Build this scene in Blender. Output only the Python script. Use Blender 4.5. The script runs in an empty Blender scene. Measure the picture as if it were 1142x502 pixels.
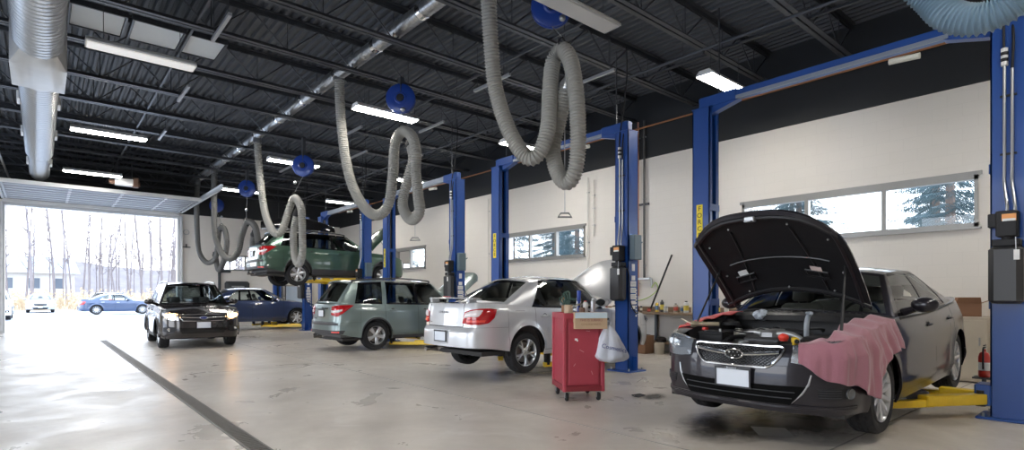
import bpy, bmesh, math, random
from mathutils import Vector, Matrix
from math import sin, cos, pi, sqrt, atan2, radians
from bisect import bisect
SC = bpy.context.scene
COL = SC.collection
rnd = random.Random(7)

# ------------------------------------------------------------------ materials
MATS = {}
def mat(name, col=(.8,.8,.8), rough=.5, metal=0., coat=0., emit=None, estr=0., alpha=1., noise=0., nscale=8., bump=0., bscale=60., spec=.5, trans=0., coatr=.05, sheen=0.):
    if name in MATS: return MATS[name]
    m = bpy.data.materials.new(name); m.use_nodes = True
    nt = m.node_tree; b = nt.nodes['Principled BSDF']
    b.inputs['Base Color'].default_value = (*col, 1)
    b.inputs['Roughness'].default_value = rough
    b.inputs['Metallic'].default_value = metal
    b.inputs['Coat Weight'].default_value = coat
    b.inputs['Coat Roughness'].default_value = coatr
    b.inputs['Specular IOR Level'].default_value = spec
    b.inputs['Transmission Weight'].default_value = trans
    b.inputs['Alpha'].default_value = alpha
    if sheen: b.inputs['Sheen Weight'].default_value = sheen
    if emit is not None:
        b.inputs['Emission Color'].default_value = (*emit, 1); b.inputs['Emission Strength'].default_value = estr
    tc = nt.nodes.new('ShaderNodeTexCoord')
    if noise:
        n = nt.nodes.new('ShaderNodeTexNoise'); n.inputs['Scale'].default_value = nscale; n.inputs['Detail'].default_value = 5
        nt.links.new(tc.outputs['Object'], n.inputs['Vector'])
        mx = nt.nodes.new('ShaderNodeMix'); mx.data_type = 'RGBA'
        mx.inputs[6].default_value = (*[max(0, c*(1-noise)) for c in col], 1)
        mx.inputs[7].default_value = (*[min(1, c*(1+noise)) for c in col], 1)
        nt.links.new(n.outputs['Fac'], mx.inputs[0]); nt.links.new(mx.outputs[2], b.inputs['Base Color'])
    if bump:
        n2 = nt.nodes.new('ShaderNodeTexNoise'); n2.inputs['Scale'].default_value = bscale; n2.inputs['Detail'].default_value = 3
        nt.links.new(tc.outputs['Object'], n2.inputs['Vector'])
        bp = nt.nodes.new('ShaderNodeBump'); bp.inputs['Strength'].default_value = bump; bp.inputs['Distance'].default_value = .01
        nt.links.new(n2.outputs['Fac'], bp.inputs['Height']); nt.links.new(bp.outputs['Normal'], b.inputs['Normal'])
    MATS[name] = m
    return m

def glassmat(name, tint=(.55,.6,.6), refl=1.0):
    if name in MATS: return MATS[name]
    m = bpy.data.materials.new(name); m.use_nodes = True; nt = m.node_tree
    for n in list(nt.nodes):
        if n.type != 'OUTPUT_MATERIAL': nt.nodes.remove(n)
    out = [n for n in nt.nodes if n.type == 'OUTPUT_MATERIAL'][0]
    t = nt.nodes.new('ShaderNodeBsdfTransparent'); t.inputs[0].default_value = (*tint, 1)
    g = nt.nodes.new('ShaderNodeBsdfGlossy'); g.inputs['Roughness'].default_value = .01; g.inputs[0].default_value = (refl, refl, refl, 1)
    f = nt.nodes.new('ShaderNodeFresnel'); f.inputs[0].default_value = 1.55
    mx = nt.nodes.new('ShaderNodeMixShader')
    nt.links.new(f.outputs[0], mx.inputs[0]); nt.links.new(t.outputs[0], mx.inputs[1]); nt.links.new(g.outputs[0], mx.inputs[2])
    nt.links.new(mx.outputs[0], out.inputs[0])
    MATS[name] = m
    return m

# ------------------------------------------------------------------ mesh builder
class MB:
    def __init__(s): s.v = []; s.f = []; s.mi = []; s.m = 0
    def add(s, vs, fs):
        o = len(s.v); s.v += [tuple(p) for p in vs]; s.f += [tuple(i+o for i in f) for f in fs]; s.mi += [s.m]*len(fs)
        return s
    def grid(s, rows, closed=False):
        n = len(rows[0]); vs = [p for r in rows for p in r]; fs = []
        for i in range(len(rows)-1):
            for j in range(n if closed else n-1):
                k = (j+1) % n
                fs.append((i*n+j, i*n+k, (i+1)*n+k, (i+1)*n+j))
        return s.add(vs, fs)
    def box(s, c, d, rz=0., bev=0., M=None):
        x, y, z = d[0]/2, d[1]/2, d[2]/2
        if bev <= 0:
            vs = [(sx*x, sy*y, sz*z) for sx in (-1,1) for sy in (-1,1) for sz in (-1,1)]
            fs = [(0,1,3,2),(4,6,7,5),(0,4,5,1),(2,3,7,6),(0,2,6,4),(1,5,7,3)]
        else:
            b = min(bev, x*.98, y*.98, z*.98)
            def ring(zz, ins):
                X, Y = x-ins, y-ins; k = b
                kx, ky = max(X-k, 0), max(Y-k, 0)
                if ins > 0: return [(X,-ky,zz),(X,ky,zz),(kx,Y,zz),(-kx,Y,zz),(-X,ky,zz),(-X,-ky,zz),(-kx,-Y,zz),(kx,-Y,zz)]
                return [(X,-ky,zz),(X,ky,zz),(kx,Y,zz),(-kx,Y,zz),(-X,ky,zz),(-X,-ky,zz),(-kx,-Y,zz),(kx,-Y,zz)]
            b2 = b*.6
            rs = [ring(-z, b2), ring(-z+b2, 0), ring(z-b2, 0), ring(z, b2)]
            vs = [p for r in rs for p in r]; fs = []
            for i in range(3):
                for j in range(8):
                    k = (j+1) % 8; fs.append((i*8+j, i*8+k, (i+1)*8+k, (i+1)*8+j))
            fs.append(tuple(range(7,-1,-1))); fs.append(tuple(range(24,32)))
        R = M if M is not None else Matrix.Rotation(rz, 3, 'Z')
        c = Vector(c)
        return s.add([R @ Vector(p) + c for p in vs], fs)
    def tube(s, pts, r, n=8, cap=True, closed=False):
        pts = [Vector(p) for p in pts]; N = len(pts); rows = []
        rr = r if isinstance(r, (list, tuple)) else [r]*N
        up = None
        for i, p in enumerate(pts):
            if closed: t = pts[(i+1) % N]-pts[i-1]
            else: t = pts[min(i+1, N-1)]-pts[max(i-1, 0)]
            if t.length < 1e-9: t = Vector((0,0,1))
            t.normalize()
            if up is None:
                a = Vector((0,0,1)) if abs(t.z) < .9 else Vector((1,0,0))
                up = (a - t*a.dot(t)).normalized()
            else:
                up = up - t*up.dot(t)
                if up.length < 1e-6: up = t.orthogonal()
                up.normalize()
            w = t.cross(up)
            rows.append([p + (up*cos(2*pi*k/n) + w*sin(2*pi*k/n))*rr[i] for k in range(n)])
        if closed: rows.append(rows[0])
        o = len(s.v)
        s.grid(rows, True)
        if cap and not closed:
            s.f.append(tuple(o+k for k in range(n))); s.mi.append(s.m)
            s.f.append(tuple(o+(N-1)*n+k for k in reversed(range(n)))); s.mi.append(s.m)
        return s
    def cyl(s, a, b, r, n=16, r2=None): return s.tube([a, b], [r, r if r2 is None else r2], n)
    def lathe(s, prof, c=(0,0,0), axis='Z', n=24, M=None):
        rows = []
        for (r, h) in prof:
            row = []
            for k in range(n):
                a = 2*pi*k/n
                p = Vector((r*cos(a), r*sin(a), h))
                if axis == 'Y': p = Vector((p.x, p.z, p.y))
                elif axis == 'X': p = Vector((p.z, p.x, p.y))
                if M is not None: p = M @ p
                row.append(p + Vector(c))
            rows.append(row)
        return s.grid(rows, True)
    def prism(s, poly, a, b, f=None):
        # poly: 2-D points; f maps (u, v, w) -> 3-D
        f = f or (lambda u, v, w: (u, v, w))
        n = len(poly)
        vs = [f(p[0], p[1], a) for p in poly] + [f(p[0], p[1], b) for p in poly]
        fs = [tuple(range(n))[::-1], tuple(range(n, 2*n))] + [(i, (i+1) % n, n+(i+1) % n, n+i) for i in range(n)]
        return s.add(vs, fs)
    def sphere(s, c, r, nu=16, nv=10, z0=-1., z1=1.):
        r = (r, r, r) if isinstance(r, (int, float)) else r
        rows = []
        for i in range(nv+1):
            a = math.asin(z0) + (math.asin(z1)-math.asin(z0))*i/nv
            rows.append([(c[0]+r[0]*cos(a)*cos(2*pi*k/nu), c[1]+r[1]*cos(a)*sin(2*pi*k/nu), c[2]+r[2]*sin(a)) for k in range(nu)])
        return s.grid(rows, True)
    def mirror_y(s):
        o = len(s.v); nf = len(s.f)
        s.v += [(x, -y, z) for x, y, z in s.v]
        s.f += [tuple(i+o for i in reversed(f)) for f in s.f[:nf]]
        s.mi += s.mi[:nf]
        return s
    def build(s, name, m, parent=None, smooth=35, weld=1e-4, solid=0.):
        me = bpy.data.meshes.new(name)
        me.from_pydata(s.v, [], s.f)
        ms = m if isinstance(m, (list, tuple)) else [m]
        for q in ms: me.materials.append(q)
        if len(ms) > 1: me.polygons.foreach_set('material_index', s.mi)
        bm = bmesh.new(); bm.from_mesh(me)
        if weld: bmesh.ops.remove_doubles(bm, verts=bm.verts, dist=weld)
        bmesh.ops.recalc_face_normals(bm, faces=bm.faces)
        bm.to_mesh(me); bm.free()
        me.polygons.foreach_set('use_smooth', [smooth > 0]*len(me.polygons))
        if 0 < smooth < 180: me.set_sharp_from_angle(angle=radians(smooth))
        me.update()
        o = bpy.data.objects.new(name, me); COL.objects.link(o)
        if parent is not None: o.parent = parent
        if solid:
            md = o.modifiers.new('thickness', 'SOLIDIFY'); md.thickness = solid; md.offset = -1
        return o

def tag(o, label=None, cat=None, group=None, kind=None):
    if label: o['label'] = label
    if cat: o['category'] = cat
    if group: o['group'] = group
    if kind: o['kind'] = kind
    return o
def thing(name, label, cat, loc=(0,0,0), rz=0., group=None):
    o = bpy.data.objects.new(name, None); o.empty_display_size = .1; COL.objects.link(o)
    o.location = loc; o.rotation_euler = (0,0,rz)
    return tag(o, label, cat, group)
def copy_tree(o, parent=None):
    c = o.copy(); COL.objects.link(c)
    if parent is not None: c.parent = parent
    for ch in o.children: copy_tree(ch, c)
    return c
def text(name, s, size, m, parent, M, depth=.001, align='CENTER'):
    cu = bpy.data.curves.new(name, 'FONT'); cu.body = s; cu.size = size; cu.align_x = align; cu.align_y = 'CENTER'; cu.extrude = depth; cu.resolution_u = 2
    t = bpy.data.objects.new(name, cu); COL.objects.link(t)
    dg = bpy.context.evaluated_depsgraph_get(); dg.update()
    me = bpy.data.meshes.new_from_object(t.evaluated_get(dg))
    bpy.data.objects.remove(t); bpy.data.curves.remove(cu)
    me.transform(M); me.materials.clear(); me.materials.append(m)
    o = bpy.data.objects.new(name, me); COL.objects.link(o)
    if parent is not None: o.parent = parent
    return o
def frame_M(o, right, up):
    r = Vector(right).normalized(); u = Vector(up).normalized(); n = r.cross(u)
    return Matrix(((r.x,u.x,n.x,o[0]),(r.y,u.y,n.y,o[1]),(r.z,u.z,n.z,o[2]),(0,0,0,1)))

# ------------------------------------------------------------------ curves
def crv(pts):
    xs = [p[0] for p in pts]; ys = [p[1] for p in pts]; n = len(xs)
    d = [(ys[i+1]-ys[i])/(xs[i+1]-xs[i]) for i in range(n-1)]
    m = [d[0]] + [0 if d[i-1]*d[i] <= 0 else 2*d[i-1]*d[i]/(d[i-1]+d[i]) for i in range(1, n-1)] + [d[-1]]
    def f(x):
        if x <= xs[0]: return ys[0]
        if x >= xs[-1]: return ys[-1]
        i = min(bisect(xs, x)-1, n-2); h = xs[i+1]-xs[i]; t = (x-xs[i])/h
        return (2*t**3-3*t*t+1)*ys[i] + (t**3-2*t*t+t)*h*m[i] + (-2*t**3+3*t*t)*ys[i+1] + (t**3-t*t)*h*m[i+1]
    return f
def catmull(P, n=12, closed=False):
    P = [Vector(p) for p in P]; N = len(P); out = []
    for i in range(N if closed else N-1):
        p1, p2 = P[i], P[(i+1) % N]
        p0 = P[i-1] if (closed or i > 0) else p1*2-p2
        p3 = P[(i+2) % N] if (closed or i < N-2) else p2*2-p1
        for k in range(n):
            t = k/n
            out.append(.5*((2*p1)+(p2-p0)*t+(2*p0-5*p1+4*p2-p3)*t*t+(3*p1-p0-3*p2+p3)*t**3))
    if not closed: out.append(P[-1])
    return out
def lerp(a, b, t): return a+(b-a)*t
def resample(pts, n):
    pts = [Vector(p) for p in pts]; L = [0]
    for i in range(len(pts)-1): L.append(L[-1]+(pts[i+1]-pts[i]).length)
    out = []
    for k in range(n):
        s = L[-1]*k/(n-1); i = min(max(bisect(L, s)-1, 0), len(pts)-2)
        h = L[i+1]-L[i]; out.append(pts[i].lerp(pts[i+1], 0 if h < 1e-9 else (s-L[i])/h))
    return out
EXPO = 0.28; LAMP = 46.0; SKY = 5.2; LEGROT = 0.0
# ------------------------------------------------------------------ common car materials
TIRE = mat('tire rubber', (.022,.022,.024), .75, spec=.3, bump=.3, bscale=90)
BLACKPL = mat('black plastic', (.018,.018,.02), .5, spec=.3)
DARKPL = mat('dark trim', (.04,.04,.045), .55)
GLOSSBLK = mat('gloss black', (.008,.008,.009), .12)
CHROME = mat('chrome', (.85,.86,.88), .12, metal=1.)
ALLOY = mat('alloy silver', (.62,.63,.65), .28, metal=.85)
ALLOYD = mat('alloy grey', (.36,.37,.39), .35, metal=.8)
INTERIOR = mat('interior fabric', (.10,.10,.10), .9)
INTGREY = mat('interior grey', (.24,.23,.22), .85)
DISC = mat('brake disc steel', (.35,.33,.31), .4, metal=.9)
LENS = glassmat('clear lens', (.93,.95,.97))
REDLENS = mat('red lamp lens', (.42,.008,.012), .12, coat=.8)
CLEARRED = mat('clear rear lens', (.75,.68,.68), .15, coat=.8)
AMBER = mat('amber lens', (.8,.25,.03), .2, coat=.5)
REFLECTOR = mat('lamp reflector', (.8,.82,.85), .18, metal=.9)
GLASS = glassmat('car window glass', (.84,.89,.87))
DGLASS = glassmat('dark privacy glass', (.22,.25,.25))
WGLASS = glassmat('windshield glass', (.72,.78,.77))
PLATEW = mat('licence plate white', (.72,.76,.82), .4)
PLATEB = mat('licence plate frame black', (.03,.03,.035), .4)
INKB = mat('dark blue ink', (.03,.05,.25), .5)

def make_wheel(R, w, rimR, n, style, rimmat, parent):
    """axis along y, outward side at -y"""
    nb = 96; rows = []
    prof = [(rimR*.99, w*.42), (rimR+.012, w*.47), (lerp(rimR,R,.45), w*.52), (lerp(rimR,R,.8), w*.49), (R-.012, w*.42), (R-.002, w*.36),
            (R, w*.28), (R-.007, w*.27), (R-.007, w*.245), (R, w*.235), (R+.001, w*.07), (R-.007, w*.06), (R-.007, w*.04), (R+.001, w*.03)]
    full = prof + [(r, -y) for r, y in reversed(prof)]
    for j, (r, y) in enumerate(full):
        row = []
        for k in range(nb):
            rr = r
            if r > R-.004:
                if (k + int(abs(y)/w*26)) % 4 == 0: rr = r-.009
            a = 2*pi*k/nb
            row.append((rr*cos(a), y, rr*sin(a)))
        rows.append(row)
    t = MB().grid(rows, True); wheel = t.build('wheel', TIRE, parent, smooth=28)
    m = MB()
    yo = -w*.40
    # barrel and lip
    m.lathe([(rimR*.93, w*.40), (rimR*.90, 0), (rimR*.93, yo+.02), (rimR*.985, yo+.004), (rimR*1.005, yo-.012), (rimR*1.0, yo-.02), (rimR*.965, yo-.012), (rimR*.93, yo+.01)], axis='Y', n=48)
    # spokes
    hub = rimR*.24
    def spoke(ang, w0, w1, twist=0.):
        ca, sa = cos(ang), sin(ang); rows = []
        for t_ in (0, .35, .7, 1.0):
            r = lerp(hub*.8, rimR*.95, t_); hw = lerp(w0, w1, t_)/2; yy = yo + .012 - .022*sin(t_*pi*.6) + .012
            off = twist*(t_-.5)*rimR*.5
            c = []
            for (dx, dy) in ((-hw, .02), (-hw, 0), (-hw*.6, -.010), (hw*.6, -.010), (hw, 0), (hw, .02)):
                x = dx+off; c.append((r*ca - x*sa, yy+dy-.012, r*sa + x*ca))
            rows.append(c)
        m.grid(rows)
    for i in range(n):
        a = 2*pi*i/n + pi/2
        if style == 'double':
            spoke(a-.10, rimR*.16, rimR*.13, -.35); spoke(a+.10, rimR*.16, rimR*.13, .35)
        elif style == 'wide': spoke(a, rimR*.22, rimR*.46)
        else: spoke(a, rimR*.20, rimR*.17)
    m.lathe([(0, yo-.008), (hub*.5, yo-.010), (hub*.62, yo-.004), (hub*.66, yo+.004), (hub*1.0, yo+.0), (hub*1.15, yo+.008), (hub*1.15, yo+.03)], axis='Y', n=24)
    for i in range(5):
        a = 2*pi*i/5; m.cyl((hub*.82*cos(a), yo+.006, hub*.82*sin(a)), (hub*.82*cos(a), yo-.004, hub*.82*sin(a)), .010, 6)
    m.build('rim', rimmat, wheel, smooth=30)
    d = MB().lathe([(0, yo+.055), (rimR*.72, yo+.055), (rimR*.72, yo+.075), (0, yo+.075)], axis='Y', n=32)
    d.build('brake_disc', DISC, wheel)
    b = MB().lathe([(0, .01), (rimR*.9, .01), (rimR*.9, .02), (0, .02)], axis='Y', n=32)
    b.build('hub_back', BLACKPL, wheel)
    return wheel

class Car:
    def __init__(s, P):
        s.P = P; s.L = P['L']; s.W = P['W']
        pts = catmull([(x, y, 0) for x, y in P['plan']], 24)
        pts = [Vector((min(max(p.x, 0), s.L), p.y, 0)) for p in pts]
        s.pl = resample(pts, 700); s.U = 0; s.us = [0]
        for i in range(699): s.us.append(s.us[-1] + (s.pl[i+1]-s.pl[i]).length)
        s.U = s.us[-1]
        s.xs = [p.x for p in s.pl]
        s.pf, s.ps, s.pr = crv(P['prof_f']), crv(P['prof_s']), crv(P['prof_r'])
        s.zs = crv(P['zs']); s.zbb = crv(P['zb'])
        s.zr, s.yr = crv(P['zr']), crv(P['yr'])
        s.axes = (P['xf'], P['xr']); s.Ra = P['Ra']; s.zh = P['Rw']
    def pn(s, u):
        u = min(max(u, 0), s.U); k = u/s.U*699; i = min(int(k), 698); t = k-i
        p = s.pl[i].lerp(s.pl[i+1], t)
        a, b = s.pl[max(i-4, 0)], s.pl[min(i+5, 699)]
        d = (b-a).normalized(); n = Vector((-d.y, d.x, 0))
        if i < 5: n = n.lerp(Vector((-1,0,0)), 1-(k/5 if k < 5 else 1)).normalized()
        if i > 693: n = n.lerp(Vector((1,0,0)), max(0, (k-693)/6)).normalized()
        return p, n
    def xu(s, x):
        i = min(max(bisect(s.xs, x), 1), 699); x0, x1 = s.xs[i-1], s.xs[i]
        return s.us[i-1] + (s.us[i]-s.us[i-1])*(0 if x1-x0 < 1e-9 else (x-x0)/(x1-x0))
    def S(s, u, z, off=0.):
        sg = -1 if u < 0 else 1; u = abs(u)
        if u > s.U: u = 2*s.U-u; sg = -sg
        p, n = s.pn(u)
        wx = n.x*n.x; wy = n.y*n.y
        o = (s.pf(z) if n.x < 0 else s.pr(z))*wx + s.ps(z)*wy
        fl = 0
        for ax in s.axes:
            d = sqrt((p.x-ax)**2 + (z-s.zh)**2) - s.Ra
            fl += s.P.get('flare', .018)*math.exp(-(max(d, 0)/.045)**2)
        for (zc, amp, wd) in s.P.get('creases', ()):
            fl += amp*math.exp(-((z-zc-s.P.get('crease_slope', .02)*(p.x-s.L/2))/wd)**2)
        q = p - n*(o - fl*wy) + n*off
        return Vector((q.x, q.y*sg, z))
    def arch(s, x):
        for ax in s.axes:
            if abs(x-ax) < s.Ra: return s.zh + sqrt(s.Ra**2-(x-ax)**2)
        return 0.
    def zb(s, x): return max(s.zbb(x), s.arch(x))
    def ulist(s, u0, u1, ds=.03):
        out = [u0]; n = max(2, int((u1-u0)/ds))
        out = [u0+(u1-u0)*i/n for i in range(n+1)]
        for ax in s.axes:
            for e in (-1, 1):
                uc = s.xu(ax+e*s.Ra)
                for t in (-.0015, .0, .004, .012, .02):
                    q = uc - e*t
                    if u0 < q < u1: out.append(q)
        return sorted(out)
    def shell(s, m, u0, u1, zlo, zhi, nz=14, off=0., ds=.03, flange=.02):
        rows = []
        for u in s.ulist(u0, u1, ds):
            x = s.pn(u)[0].x; a, b = zlo(x), zhi(x)
            r = [s.S(u, lerp(a, b, k/nz), off) for k in range(nz+1)]
            if flange:
                p, n = s.pn(u); r = [r[0]-n*flange+Vector((0,0,.004))] + r
            rows.append(r)
        m.grid(rows); return m
    def patch(s, name, top, bot, m, parent, off=.004, n=16, k=5, depth=.014, side=0, bulge=0.):
        """side 0: crosses the centre or as given; 1/-1 mirror u"""
        sg = -1 if side < 0 else 1
        T = resample([(a, b, 0) for a, b in top], n); B = resample([(a, b, 0) for a, b in bot], n)
        rows = []
        for i in range(n):
            r = []
            for j in range(k+1):
                q = B[i].lerp(T[i], j/k)
                e = 4*(j/k)*(1-j/k)*min(1, 4*(i/(n-1))*(1-i/(n-1))*1.5)
                r.append(s.S(sg*q.x, q.y, off+bulge*e))
            r = [s.S(sg*B[i].x, B[i].y, off-depth)] + r + [s.S(sg*T[i].x, T[i].y, off-depth)]
            rows.append(r)
        b_ = MB().grid(rows)
        for i in (0, n-1):
            r = rows[i]; o = [s.S(sg*lerp(B[i].x, T[i].x, j/k), lerp(B[i].y, T[i].y, j/k), off-depth) for j in range(k+1)]
            b_.grid([r[1:-1], o])
        return b_.build(name, m, parent, smooth=40)
    def strip(s, m, pts, r, off=0., n=6, closed=False):
        m.tube([s.S(u, z, off) for u, z in pts], r, n, closed=closed); return m
    # greenhouse curves
    def setup(s):
        P = s.P; g = P['gh']
        s.x0, s.xA, s.t0, s.tA = g['front']      # cowl centre, cowl corner, roof front centre, roof corner
        s.x9, s.xC, s.t9, s.tC = g['rear']
        s.inset = g.get('inset', .03)
        s.yA = s.S(s.xu(s.xA), s.zs(s.xA)).y - s.inset
        s.yC = s.S(s.xu(s.xC), s.zs(s.xC)).y - s.inset
        s.cc, s.cr, s.ct = g.get('cowl_crown', .05), g.get('roof_crown', .05), g.get('trunk_crown', .03)
    def Bs(s, x):
        z = s.zs(x); p = s.S(s.xu(x), z); return Vector((x, p.y-s.inset, z+.004))
    def Rs(s, x): return Vector((x, s.yr(x), s.zr(x)))
    def front_col(s, p):
        q = 1-p*p
        B = Vector((s.xA+(s.x0-s.xA)*q, p*s.yA, s.zs(s.xA)+.004+s.cc*q))
        R = Vector((s.tA+(s.t0-s.tA)*q, p*s.yr(s.tA), s.zr(s.tA)+s.cr*q))
        return B, R
    def rear_col(s, p):
        q = 1-p*p
        B = Vector((s.xC+(s.x9-s.xC)*q, p*s.yC, s.zs(s.xC)+.004+s.ct*q))
        R = Vector((s.tC+(s.t9-s.tC)*q, p*s.yr(s.tC), s.zr(s.tC)+s.cr*q))
        return B, R

def build_car(P, name, label, cat, paint, parts=None, group=None, low=False):
    c = Car(P); c.setup()
    root = thing(name, label, cat, group=group)
    L, U = c.L, c.U
    ds = .06 if low else .03
    zsill = P['zsill']; d0, d1, d2 = P['doors']
    zd = lambda x: max(zsill, c.arch(x)+.035 if c.arch(x) > 0 else 0)
    # --- lower body shell: bumpers, fenders, rocker
    bf, br = P['bump_f'], P['bump_r']     # (x where bumper ends, seam height)
    body = MB()
    g = .003
    if P.get('lower_plastic'):
        lo = MB()
    uf, ur = c.xu(bf[0]), c.xu(br[0])
    # front bumper, rear bumper
    fb = MB(); c.shell(fb, 0, uf, c.zb, lambda x: max(bf[1](x), c.zb(x)+.01), 10, ds=ds); fb.mirror_y()
    fbo = fb.build('front_bumper', P.get('bumper_mat', paint), root, smooth=50)
    rb = MB(); c.shell(rb, ur, U, c.zb, lambda x: max(br[1](x), c.zb(x)+.01), 10, ds=ds); rb.mirror_y()
    rbo = rb.build('rear_bumper', P.get('bumper_mat', paint), root, smooth=50)
    # front fascia above bumper / fenders
    c.shell(body, 0, uf, lambda x: max(bf[1](x), c.zb(x)+.01)+g, lambda x: max(c.zs(x), max(bf[1](x), c.zb(x)+.01)+g+.01), 6, ds=ds, flange=.012)
    c.shell(body, ur, U, lambda x: max(br[1](x), c.zb(x)+.01)+g, lambda x: max(c.zs(x), max(br[1](x), c.zb(x)+.01)+g+.01), 8, ds=ds, flange=.012)
    u0, u1, u2 = c.xu(d0), c.xu(d1), c.xu(d2)
    c.shell(body, uf+g, u0-g, c.zb, c.zs, 16, ds=ds)
    c.shell(body, u2+g, ur-g, c.zb, c.zs, 16, ds=ds)
    c.shell(body, u0-g, u2+g, c.zb, lambda x: max(zd(x)-2*g, c.zb(x)+.004), 4, ds=ds)
    # shoulder band between shell and greenhouse base
    xs_ = [lerp(c.xA, c.xC, i/40) for i in range(41)]
    body.grid([[c.S(c.xu(x), c.zs(x)), c.Bs(x)] for x in xs_])
    # --- roof
    nr, nc = 14, 16; rows = []
    for i in range(nr+1):
        t = i/nr; xe = lerp(c.tA, c.tC, t); row = []
        for j in range(nc+1):
            q = -1+2*j/nc; w = 1-q*q
            x = xe + (c.t0-c.tA)*w*(1-t)**2 + (c.t9-c.tC)*w*t**2
            row.append(Vector((x, q*c.yr(xe), c.zr(xe)+c.cr*w)))
        rows.append(row)
    roof = MB().grid(rows)
    # --- greenhouse
    bul = P['gh'].get('bulge', .025)
    def column(B, R, out, s_, amt): return B.lerp(R, s_) + out*amt*4*s_*(1-s_)
    fr = [0, .035, .07, .2, .35, .5, .65, .8, .93, .97, 1.0]
    a0, a1 = 2, 8
    segs = []
    nW = 10
    cols = [(c.front_col(i/nW*.93), Vector((-1,0,.6)).normalized(), .03*(1-(i/nW*.93)**2)) for i in range(nW+1)]
    segs.append(('windshield', cols, P['gh'].get('ws_mat', WGLASS)))
    segs.append((None, [(c.front_col(p), Vector((-1,0,.6)).normalized(), .03*(1-p*p)) for p in (.93, .97, 1.)], None))
    kn = P['gh']['knots']; ntot = kn[-1][0]-kn[0][0]
    for i in range(len(kn)-1):
        (xb, xt, kind), (xb2, xt2, _) = kn[i], kn[i+1]
        cc = []
        for j in range(7):
            t = j/6; b = lerp(xb, xb2, t)
            gl = (b-kn[0][0])/ntot
            cc.append(((c.Bs(b), c.Rs(lerp(xt, xt2, t))), Vector((0,1,0)), bul*min(1, 6*gl)*min(1, 6*(1-gl))))
        segs.append((kind, cc, {'front_window': GLASS}.get(kind, P['gh'].get('rear_glass', GLASS))))
    pw = P['gh'].get('rw', .88)
    segs.append((None, [(c.rear_col(p), Vector((1,0,.6)).normalized(), .02*(1-p*p)) for p in (1., .95, pw)], None))
    segs.append(('rear_window', [(c.rear_col(p), Vector((1,0,.6)).normalized(), .02*(1-p*p)) for p in [pw*(1-i/8) for i in range(9)]], P['gh'].get('rear_glass', GLASS)))
    pil = MB()
    for kind, cols, gm in segs:
        def row(col, s_, sink=0):
            (B, R), out, amt = col; return column(B, R, out, s_, amt) - out*sink
        if kind in (None, 'pillar', 'black'):
            m_ = pil if kind == 'black' else body
            m_.grid([[row(cl, s_) for s_ in fr] for cl in cols])
            continue
        mb_ = body if kind in ('windshield', 'rear_window') else pil
        mb_.grid([[row(cl, s_) for s_ in fr[:a0+1]] for cl in cols])
        mb_.grid([[row(cl, s_) for s_ in fr[a1:]] for cl in cols])
        sides = (1, -1)
        gm_ = gm
        if kind in ('windshield', 'rear_window'):
            w = MB().grid([[row(cl, s_, .006) for s_ in fr[a0:a1+1]] for cl in cols]).mirror_y(); w.build(kind, gm_, root, smooth=60)
        else:
            for sd in sides:
                w = MB().grid([[Vector((p.x, p.y*sd, p.z)) for p in [row(cl, s_, .006) for s_ in fr[a0:a1+1]]] for cl in cols])
                w.build('side_window', gm_, root, smooth=60)
    # --- hood and trunk decks
    def deck(xe0, front, p0, p1, s0, s1, m, n=14, ncol=14, off=0.):
        xc = xe0; uc = c.xu(xc); yc = c.S(uc, c.zs(xc)).y
        us_tab = [(c.S(uc*i/60 if front else U-(U-uc)*i/60, c.zs(c.pn(uc*i/60 if front else U-(U-uc)*i/60)[0].x)), i/60) for i in range(61)]
        def F(p):
            y = abs(p)*yc
            for i in range(60):
                if us_tab[i+1][0].y >= y-1e-9:
                    a, b = us_tab[i][0], us_tab[i+1][0]; t = 0 if b.y-a.y < 1e-9 else (y-a.y)/(b.y-a.y)
                    q = a.lerp(b, min(max(t, 0), 1)); return q
            return us_tab[-1][0]
        xB = c.xA if front else c.xC; crown = c.cc if front else c.ct
        xcen = c.x0 if front else c.x9
        edge = F(1)
        rows = []
        for i in range(n+1):
            s_ = lerp(s0, s1, i/n); xe = lerp(xc, xB, s_); ue = c.xu(xe); E = c.S(ue, c.zs(xe)); row = []
            for j in range(ncol+1):
                p = lerp(p0, p1, j/ncol); f = F(p); q = 1-p*p
                x = xe + (f.x-edge.x)*(1-s_)**1.5 + (xcen-xB)*q*s_**1.5
                z = E.z + (f.z-edge.z)*(1-s_)**2 + crown*q*min(1, (s_*1.25))**.8 + P['gh'].get('hood_bulge', .0)*q*sin(pi*s_)*(1 if front else 0)
                row.append(Vector((x, p*E.y, z+off)))
            rows.append(row)
        m.grid(rows)
        return rows
    ph = P.get('hood_p', .82)
    xh = P['gh'].get('hood_x', .35); xt = P['gh'].get('trunk_x', L-.25)
    deck(xh, True, ph+.004, 1, 0, 1, body, ncol=3)
    deck(xt, False, -1, 1, 0, 1, body, n=10)
    body.mirror_y()
    b = body.build('body', paint, root, smooth=42, weld=.0008)
    pil.build('pillar_trim', GLOSSBLK, root, smooth=40); pil.v = [(x_, -y_, z_) for x_, y_, z_ in pil.v]; pil.build('pillar_trim', GLOSSBLK, root, smooth=40)
    roof.build('roof', paint, root, smooth=50)
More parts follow.
